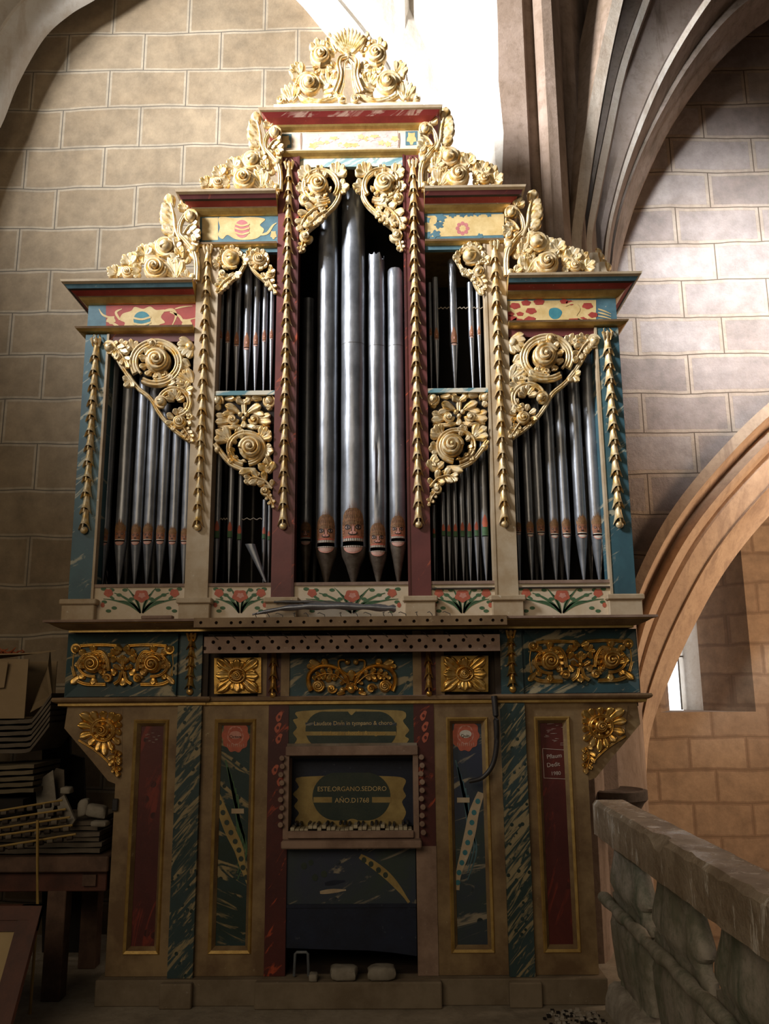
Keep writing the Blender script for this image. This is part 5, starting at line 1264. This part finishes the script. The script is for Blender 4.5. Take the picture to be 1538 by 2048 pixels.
b = MB(); b.tube([(xc-.070, -.03-3.6*i/60, zm_+.004*sin(i*1.9)+.003*sin(i*.8)) for i in range(61)], [.027+.004*sin(i*1.3) for i in range(61)], 'green_stone', 10); b.build('middle_rail', BAL, smooth=60)
b = MB(); rows = []
for i in range(61):
    y = -.11-3.6*i/60; j = .012*(sin(i*2.1)+sin(i*.77)+sin(i*4.3))
    rows.append([(xl-.012+j*.5, y, 0), (xl-.008+j*.5, y, .05+j*.6), (xl+.012+j*.4, y, .11+j*.7), (xl+.04, y, .125+j*.3), (xl+.20, y, .12), (xl+.24, y, .05), (xl+.25, y, 0)])
b.grid(rows, 'plaster_white', False); b.build('kerb', BAL, smooth=50, label='pale crumbling plastered kerb')

# ================================================================ THINGS ON THE ORGAN
def lying_pipe(name, pts, rads, Y, label, group=None, zl=None, mat='dark_tin'):
    m_ = MB(); q = cat([tuple(U3(a, b, Y)) for a, b in pts], 6); n_ = len(q)
    rr = [rads[0]+(rads[1]-rads[0])*min(1, i/(n_*.35)) for i in range(n_)]
    rows = []
    for i, p in enumerate(q):
        rows.append([(p[0], p[1]+rr[i]*1.15*cos(t), p[2]+rr[i]*(.75+.2*sin(i*1.3+2*t))*sin(t)) for t in [2*pi*k/14 for k in range(14)]])
    m_.grid(rows, mat, True); m_.add(rows[0], [tuple(range(14))], mat); m_.add(rows[-1], [tuple(range(14))], mat)
    o = m_.build(name, smooth=50); return tag(o, label, 'organ pipe', group)
lying_pipe('organ_pipe', [(505, 1229), (560, 1218), (620, 1213), (700, 1213), (770, 1216), (792, 1217)], (.007, .022), -.115, 'crumpled grey metal pipe lying on the ledge below the central pipes', mat='pipe_metal')
lying_pipe('organ_pipe', [(548, 1204), (600, 1204), (650, 1206), (705, 1208)], (.008, .012), -.075, 'thin dark metal pipe lying behind the crumpled one on the ledge')
lying_pipe('organ_pipe', [(418, 1270), (520, 1271), (640, 1272), (700, 1272)], (.012, .012), -.03, 'dark pipe lying level in the gap under the ledge, behind the pierced board')
m_ = MB(); a_, b_ = U3(500, 1088, .07), U3(531, 1164, .07)
rows = []
for i in range(7):
    u = i/6; c = a_+(b_-a_)*u; r = .022*(1-u)+.006; rows.append([(c.x+r*cos(t), c.y+r*.4*sin(t), c.z) for t in [2*pi*k/10 for k in range(10)]])
m_.grid(rows, 'pipe_metal', True); m_.add(rows[0], [tuple(range(10))], 'pipe_metal'); tag(m_.build('organ_pipe', smooth=50), 'short broken pipe foot leaning in the gap of the left inner bay', 'organ pipe')
m_ = MB(); c0, c1 = U3(284, 1231, -.13), U3(346, 1230, -.13); m_.box(c0.x, c1.x, -.15, -.10, 1.8625, 1.880, 'raw_wood', .004); tag(m_.build('wood_strip'), 'loose brown strip of moulding lying on the left end of the ledge', 'wood strip')
for k_, px_ in enumerate((515, 540, 566, 592, 618, 650, 684, 716, 742, 770, 786, 812, 836, 865, 900)):
    p = U3(px_, 1236, -.17); m_ = MB(); a = (k_ % 3-1)*.012
    m_.tube([(p.x, -.185, 1.855), (p.x-.004+a*.3, -.185, 1.872), (p.x-.016-a, -.18, 1.884), (p.x-.026-a, -.178, 1.880)], .0021, 'black_iron', 5); m_.build('hook', ORG)
for k_, (px_, py_) in enumerate(((436, 1279), (470, 1277), (505, 1276), (540, 1277), (575, 1276), (612, 1276), (640, 1278), (664, 1274), (700, 1276), (742, 1277), (775, 1274), (815, 1275), (856, 1273), (900, 1272), (934, 1275), (968, 1273))):
    p = U3(px_, py_, -.135); m_ = MB(); m_.tube([(p.x, -.132, p.z), (p.x-.012, -.15, p.z+.012), (p.x-.024, -.155, p.z+.02)], .0018, 'black_iron', 5); m_.build('hook', ORG)
# in the foot opening
def lump(name, px0, px1, Y, z0, h_, d_, label, cat_, mat='plaster_lump', seed=1, group=None, rot=0):
    x0 = U(px0, 1950, Y)[0]; x1 = U(px1, 1950, Y)[0]; cx, w_ = (x0+x1)/2, (x1-x0)/2; r_ = random.Random(seed); rows = []
    for i in range(9):
        ph = -pi/2+pi*i/8; row = []
        for k in range(14):
            t = 2*pi*k/14; e = .45; sg = lambda v: math.copysign(abs(v)**e, v); j = 1+.09*sin(k*2.3+i+seed)
            X_ = w_*sg(cos(ph))*sg(cos(t))*j; Y_ = d_*sg(cos(ph))*sg(sin(t))*j
            row.append((cx+X_*cos(rot)-0*Y_, Y+Y_, z0+h_/2+h_/2*sg(sin(ph))*(1+.05*sin(k+seed))+X_*sin(rot)))
        rows.append(row)
    m_ = MB(); m_.grid(rows, mat, True); m_.add(rows[0], [tuple(range(14))], mat); m_.add(rows[-1], [tuple(range(14))], mat)
    zmin = min(p[2] for p in m_.v); m_.v = [(a, b, c+z0-zmin) for a, b, c in m_.v]
    return tag(m_.build(name, smooth=55, base=True), label, cat_, group)
lump('stone', 660, 715, -.055, .120, .062, .045, 'whitish block of stone on the plinth, left of the pair under the keyboard', 'stone', seed=2)
lump('stone', 736, 791, -.055, .120, .062, .045, 'whitish block of stone on the plinth, right of the pair under the keyboard', 'stone', seed=5)
lump('stone', 618, 636, -.072, .120, .035, .03, 'small rough stone on the plinth just right of the iron stirrup', 'stone', seed=9)
m_ = MB(); pA = U3(588, 1958, -.02); pB = U3(617, 1958, -.02); zt_ = U(600, 1908, -.02)[1]
m_.tube([(pA.x, -.02, .125), (pA.x+.004, -.02, zt_), (pA.x+.012, -.02, zt_+.008), (pB.x-.012, -.02, zt_+.008), (pB.x-.004, -.02, zt_), (pB.x, -.02, .125)], .007, 'grey_iron', 8)
m_.build('stirrup', ORG, label='bluish grey iron stirrup')
m_ = MB(); p = U3(231, 1609, 0); m_.box(p.x-.012, p.x+.016, -.02, .0, p.z-.03, p.z+.03, 'black_iron', .003); m_.build('latch', ORG)

# ================================================================ CLUTTER ON THE LEFT
zT = U(160, 1712, 0)[1]
TB = empty('work_bench', (U(100, 1990, .2)[0], .25, 0)); tag(TB, 'rough dark wooden bench standing left of the organ under the piled boards', 'bench')
xR = U(219, 1712, 0)[0]
m_ = MB(); m_.box(-2.9, xR, -.02, .62, zT-.075, zT, 'table_wood', .006); m_.build('bench_top', TB)
z2 = U(160, 1750, .0)[1]; z3 = U(160, 1785, 0)[1]
m_ = MB(); m_.box(-2.9, U(213, 1765, .02)[0], .02, .10, z3, zT-.078, 'red_wood', .004); m_.box(U(165, 1750, 0)[0], U(192, 1750, 0)[0], .0, .02, z3+.03, zT-.09, 'table_wood'); m_.build('apron', TB)
for x_ in (U(107, 1900, .02)[0], -2.8):
    for y_ in (.02, .52):
        m_ = MB(); m_.box(x_-.05, x_+.045, y_, y_+.09, 0, z3+.01, 'table_wood', .004); m_.build('leg', TB)
# pile on the bench ------------------------------------------------
def slab(name, x0, x1, y0, y1, z, th, tilt, mat, label, cat_, group=None, curve=0, seed=0):
    n_ = 40; top_ = []; rows = []
    for i in range(n_+1):
        u = i/n_; X_ = x0+(x1-x0)*u; Z_ = z+tilt*u+curve*max(0, u-.895)**1.08+.0012*sin(seed*3+i*.9)
        rows.append([(X_, y0, Z_), (X_, y0, Z_+th), (X_, y1, Z_+th), (X_, y1, Z_)])
    m_ = MB(); m_.grid(rows, mat, True); m_.add(rows[0], [(0, 1, 2, 3)], mat); m_.add(rows[-1], [(3, 2, 1, 0)], mat)
    return tag(m_.build(name, smooth=30, base=True), label, cat_, group)
xa_ = -2.75
lab = ['lowest dusty board of the tilted bundle lying on the bench', 'second dusty board of the tilted bundle on the bench', 'third dusty board of the tilted bundle on the bench', 'fourth dusty board of the tilted bundle on the bench', 'fifth dusty board of the tilted bundle on the bench', 'topmost dusty board of the bundle under the roller racks']
pos = [(200, 1690, .0), (203, 1676, .01), (196, 1664, .02), (200, 1652, .0), (192, 1640, .03), (186, 1630, .02)]
for k_, (px_, py_, dy) in enumerate(pos):
    zr = zT+.006+.026*k_; xx_ = U(px_, py_, .02)[0]
    slab('board', xa_, xx_, .02+dy, .50, zr, .020, .006, 'dusty_board', lab[k_], 'board', 'dusty boards piled on the bench', seed=k_)
zP = zT+.006+.026*6+.02
# roller racks: bars with little rollers
lab = ['lowest roller rack bar with dark wooden rollers, left of the organ', 'roller rack bar just above the lowest one on the pile', 'roller rack bar in the middle of the rack pile', 'roller rack bar second from the top of the rack pile', 'topmost roller rack bar, ending beside the pale rubble']
for k_, (x1_, ya_, yb_) in enumerate(((152, 1690, 1668), (145, 1665, 1650), (140, 1653, 1634), (132, 1637, 1618), (125, 1620, 1600))):
    Yk = -.10+.02*k_; rk = empty('roller_rack', tuple(U3(0, ya_, Yk))); tag(rk, lab[k_], 'roller rack', 'roller racks on the pile')
    a_, b_ = U3(-120, ya_+22, Yk), U3(x1_, yb_, Yk)
    m_ = MB(); m_.tube([a_, a_+(b_-a_)*.5, b_], .0055, 'yellow_cane', 6); m_.build('bar', rk)
    for q in range(9):
        c = a_+(b_-a_)*(.38+.072*q); m_ = MB(); rz = .010+.003*((q+k_) % 2)
        m_.tube([c+Vector((-.014, .0, -.016)), c+Vector((.014, .0, -.013))], rz, 'dark_wood' if (q+k_) % 3 else 'dusty_board', 8); m_.build('roller', rk, smooth=50)
# slat bundle
lab = ['lowest thin slat of the level bundle under the bent boards', 'second thin slat of the bundle under the bent boards', 'middle thin slat of the bundle under the bent boards', 'fourth thin slat of the bundle under the bent boards', 'uppermost thin slat of the bundle under the bent boards']
zS = U(30, 1598, .05)[1]
for k_ in range(5):
    slab('slat', xa_, U(68-2*(k_ % 2), 1590-9*k_, .05)[0], .04, .40, zS+.030*k_, .019, .035, 'paper_slat', lab[k_], 'slat', 'slats stacked under the bent boards', seed=k_)
m_ = MB(); m_.box(-2.7, -1.95, .06, .44, zP, zS-.003, 'shade_dirt_black'); m_.v = [(a, b, c) for a, b, c in m_.v]; tag(m_.build('storage_box'), 'dark shaded box half hidden behind the roller racks', 'box')
# bent boards
zC = zS+.150+.065
lab = ['lowest bent board under the cardboard box', 'second bent board from the bottom of the curled stack', 'third bent board of the curled stack', 'fourth bent board of the curled stack', 'fifth bent board of the curled stack', 'topmost bent board with a rounded end under the cardboard box']
for k_ in range(6):
    slab('bent_board', xa_, U(98, 1500, .05)[0], .03, .45, zC+.030*k_, .019, .02, 'dusty_board', lab[k_], 'board', 'bent boards stacked under the cardboard box', curve=1.5, seed=k_)
# cardboard box, open flap hanging at the side
zB = zC+.030*6+.004
bx0, bx1 = xa_, U(48, 1440, .05)[0]; zBt = U(60, 1318, .05)[1]
CBX = empty('cardboard_box', ((bx0+bx1)/2, .25, zB)); tag(CBX, 'torn brown cardboard box with open flaps on top of the bent boards', 'box')
zb0 = zB; 
m_ = MB(); m_.box(bx0, bx1, .05, .058, zb0, zBt, 'cardboard'); m_.box(bx0, bx1, .44, .448, zb0, zBt, 'cardboard'); m_.box(bx0, bx1, .05, .448, zb0, zb0+.008, 'cardboard'); m_.box(bx0, bx0+.008, .05, .448, zb0, zBt, 'cardboard'); m_.build('box_body', CBX)
m_ = MB(); P = [U3(0, 1321, .03), U3(58, 1316, .03), U3(76, 1305, .05), U3(113, 1283, .10), U3(0, 1296, .45), U3(-60, 1296, .45), U3(-60, 1326, .03)]
P = [Vector((p.x, p.y, zBt+.012+.02*(p.x-bx0)/(bx1-bx0)*(1 if i != 3 else 1.6))) for i, p in enumerate(P)]
m_.add([tuple(p) for p in P]+[(p.x, p.y, p.z-.006) for p in P], [tuple(range(7)), tuple(range(13, 6, -1))]+[(i, (i+1) % 7, 7+(i+1) % 7, 7+i) for i in range(7)], 'cardboard'); m_.build('top_flap', CBX)
m_ = MB(); A_ = [U3(100, 1300, .12), U3(106, 1400, .14), U3(60, 1425, .08), U3(80, 1370, .07), U3(96, 1330, .09)]
m_.add([tuple(p) for p in A_]+[(p.x, p.y+.006, p.z) for p in A_], [(0, 1, 2, 3, 4), (9, 8, 7, 6, 5)]+[(i, (i+1) % 5, 5+(i+1) % 5, 5+i) for i in range(5)], 'cardboard'); m_.build('side_flap', CBX)
m_ = MB(); A_ = [U3(-10, 1322, .02), U3(16, 1324, .02), U3(8, 1375, .03), U3(-20, 1378, .03)]; m_.add([tuple(p) for p in A_]+[(p.x, p.y+.005, p.z) for p in A_], [(0, 1, 2, 3), (7, 6, 5, 4)]+[(i, (i+1) % 4, 4+(i+1) % 4, 4+i) for i in range(4)], 'cardboard'); m_.build('front_flap', CBX)
# dried sprig on the box
r_ = random.Random(6); m_ = MB(); zf = zBt+.035
for k_ in range(16):
    a_ = U3(r_.uniform(-25, 40), 1294, .20); x_ = a_.x; y_ = r_.uniform(.12, .30); a2 = r_.uniform(0, 6.3)
    m_.tube([(x_, y_, zf), (x_+.03*cos(a2), y_+.03*sin(a2), zf+.012), (x_+.055*cos(a2+.5), y_+.05*sin(a2), zf+r_.uniform(.008, .035))], [.004, .006, .002], 'dried_flower', 5)
tag(m_.build('dried_sprig', smooth=60), 'rust coloured dried sprig lying on the flap of the cardboard box', 'dried plant')
# black sheet standing in for shadow, and cardboard leaning between the pile and the organ
def sheet(name, pts, Y, th, mat, label, cat_):
    m_ = MB(); A_ = [U3(a, b, Y) for a, b in pts]; n_ = len(A_); m_.add([tuple(p) for p in A_]+[(p.x, p.y+th, p.z) for p in A_], [tuple(range(n_)), tuple(range(2*n_-1, n_-1, -1))]+[(i, (i+1) % n_, n_+(i+1) % n_, n_+i) for i in range(n_)], mat)
    return tag(m_.build(name), label, cat_)
sheet('board', [(84, 1402), (122, 1408), (139, 1462), (140, 1508), (166, 1516), (180, 1905), (84, 1905)], .66, .03, 'shade_dirt_black', 'tall black stepped sheet standing in for the shadow behind the pile, nearest the organ bracket', 'board')
sheet('cardboard_sheet', [(100, 1555), (112, 1536), (128, 1540), (132, 1704), (96, 1708)], .24, .012, 'dusty_board', 'grey cardboard sheet upright behind the roller racks', 'cardboard')
sheet('cardboard_sheet', [(70, 1565), (106, 1540), (112, 1600), (100, 1640), (76, 1640)], .16, .008, 'plaster_lump', 'pale torn sheet standing beside the slats above the racks', 'cardboard')
# rubble
lump('stone_lump', 99, 121, -.0, zP+.12, .035, .03, 'small pale stone piece highest on the rack pile', 'stone', seed=3)
lump('stone_lump', 137, 158, .06, zP-.0, .085, .03, 'rounded pale stone lump standing on end beside the racks', 'stone', seed=4, rot=.25)
lump('stone_lump', 155, 196, .06, zP-.012, .065, .04, 'largest pale stone lump at the right end of the pile', 'stone', seed=6, rot=-.2)
lump('stone_lump', 165, 200, -.01, zP-.04, .03, .03, 'flat pale stone piece on the end of the dusty boards', 'stone', seed=8)
sheet('plaster_piece', [(112, 1600), (128, 1590), (150, 1640), (140, 1655), (120, 1640)], -.02, .02, 'plaster_lump', 'pale triangular plaster piece wedged behind the rack bars', 'plaster piece')
# cane
m_ = MB(); a_ = U3(75, 1640, -.14); b_ = U3(75, 1812, -.14); m_.tube([a_, (a_+b_)/2, b_, Vector((b_.x, b_.y, .0))], .0075, 'yellow_cane', 8); tag(m_.build('cane', smooth=60, base=True), 'thin yellow cane standing upright in front of the bench', 'cane')
# framed panel leaning at the bottom left
FR = empty('framed_panel', (-2.0, -.6, 0)); tag(FR, 'red-brown framed beige panel leaning at the lower left corner', 'framed panel')
tr = U3(90, 1808, -.42); zt_ = tr.z; dy = -.34/zt_
def lean(x, z, o=0): return (x, -.42+dy*(zt_-z)-o, z)
xr_ = tr.x; fw = .095
def lq(x0, x1, z0, z1, o0, o1, mat, m_):
    vs = [lean(x, z, o) for o in (o0, o1) for (x, z) in ((x0, z0), (x1, z0), (x1, z1), (x0, z1))]
    m_.add(vs, [(0, 1, 2, 3), (4, 5, 6, 7), (0, 1, 5, 4), (1, 2, 6, 5), (2, 3, 7, 6), (3, 0, 4, 7)], mat)
m_ = MB(); lq(xr_-1.2, xr_, zt_-fw*.55, zt_, 0, .03, 'red_wood', m_); lq(xr_-1.2, xr_, zt_-fw, zt_-fw*.55, 0, .022, 'red_wood', m_); lq(xr_-fw, xr_, 0.0, zt_, 0, .028, 'red_wood', m_); lq(xr_-fw*.45, xr_, 0.0, zt_, 0.028, .034, 'red_wood', m_); lq(xr_-1.2, xr_, 0, fw, 0, .028, 'red_wood', m_); m_.build('frame', FR)
m_ = MB(); lq(xr_-1.15, xr_-fw+.01, fw*.5, zt_-fw+.01, .004, .012, 'beige_panel', m_); m_.build('panel', FR)
# crumbs on the floor by the balustrade
m_ = MB(); r_ = random.Random(12)
for k_ in range(240):
    x_ = U(r_.triangular(1080, 1215, 1160), 2040, -.2)[0]; y_ = r_.uniform(-.42, -.12); s_ = r_.uniform(.002, .009)
    m_.box(x_-s_, x_+s_, y_-s_, y_+s_*r_.uniform(.6, 1.5), 0, s_*r_.uniform(.6, 1.6), 'shade_dirt_black' if k_ % 3 == 0 else 'plaster_white')
o = m_.build('plaster_crumbs'); tag(o, 'plaster crumbs and dirt scattered on the floor beside the balustrade', 'debris'); o['kind'] = 'stuff'
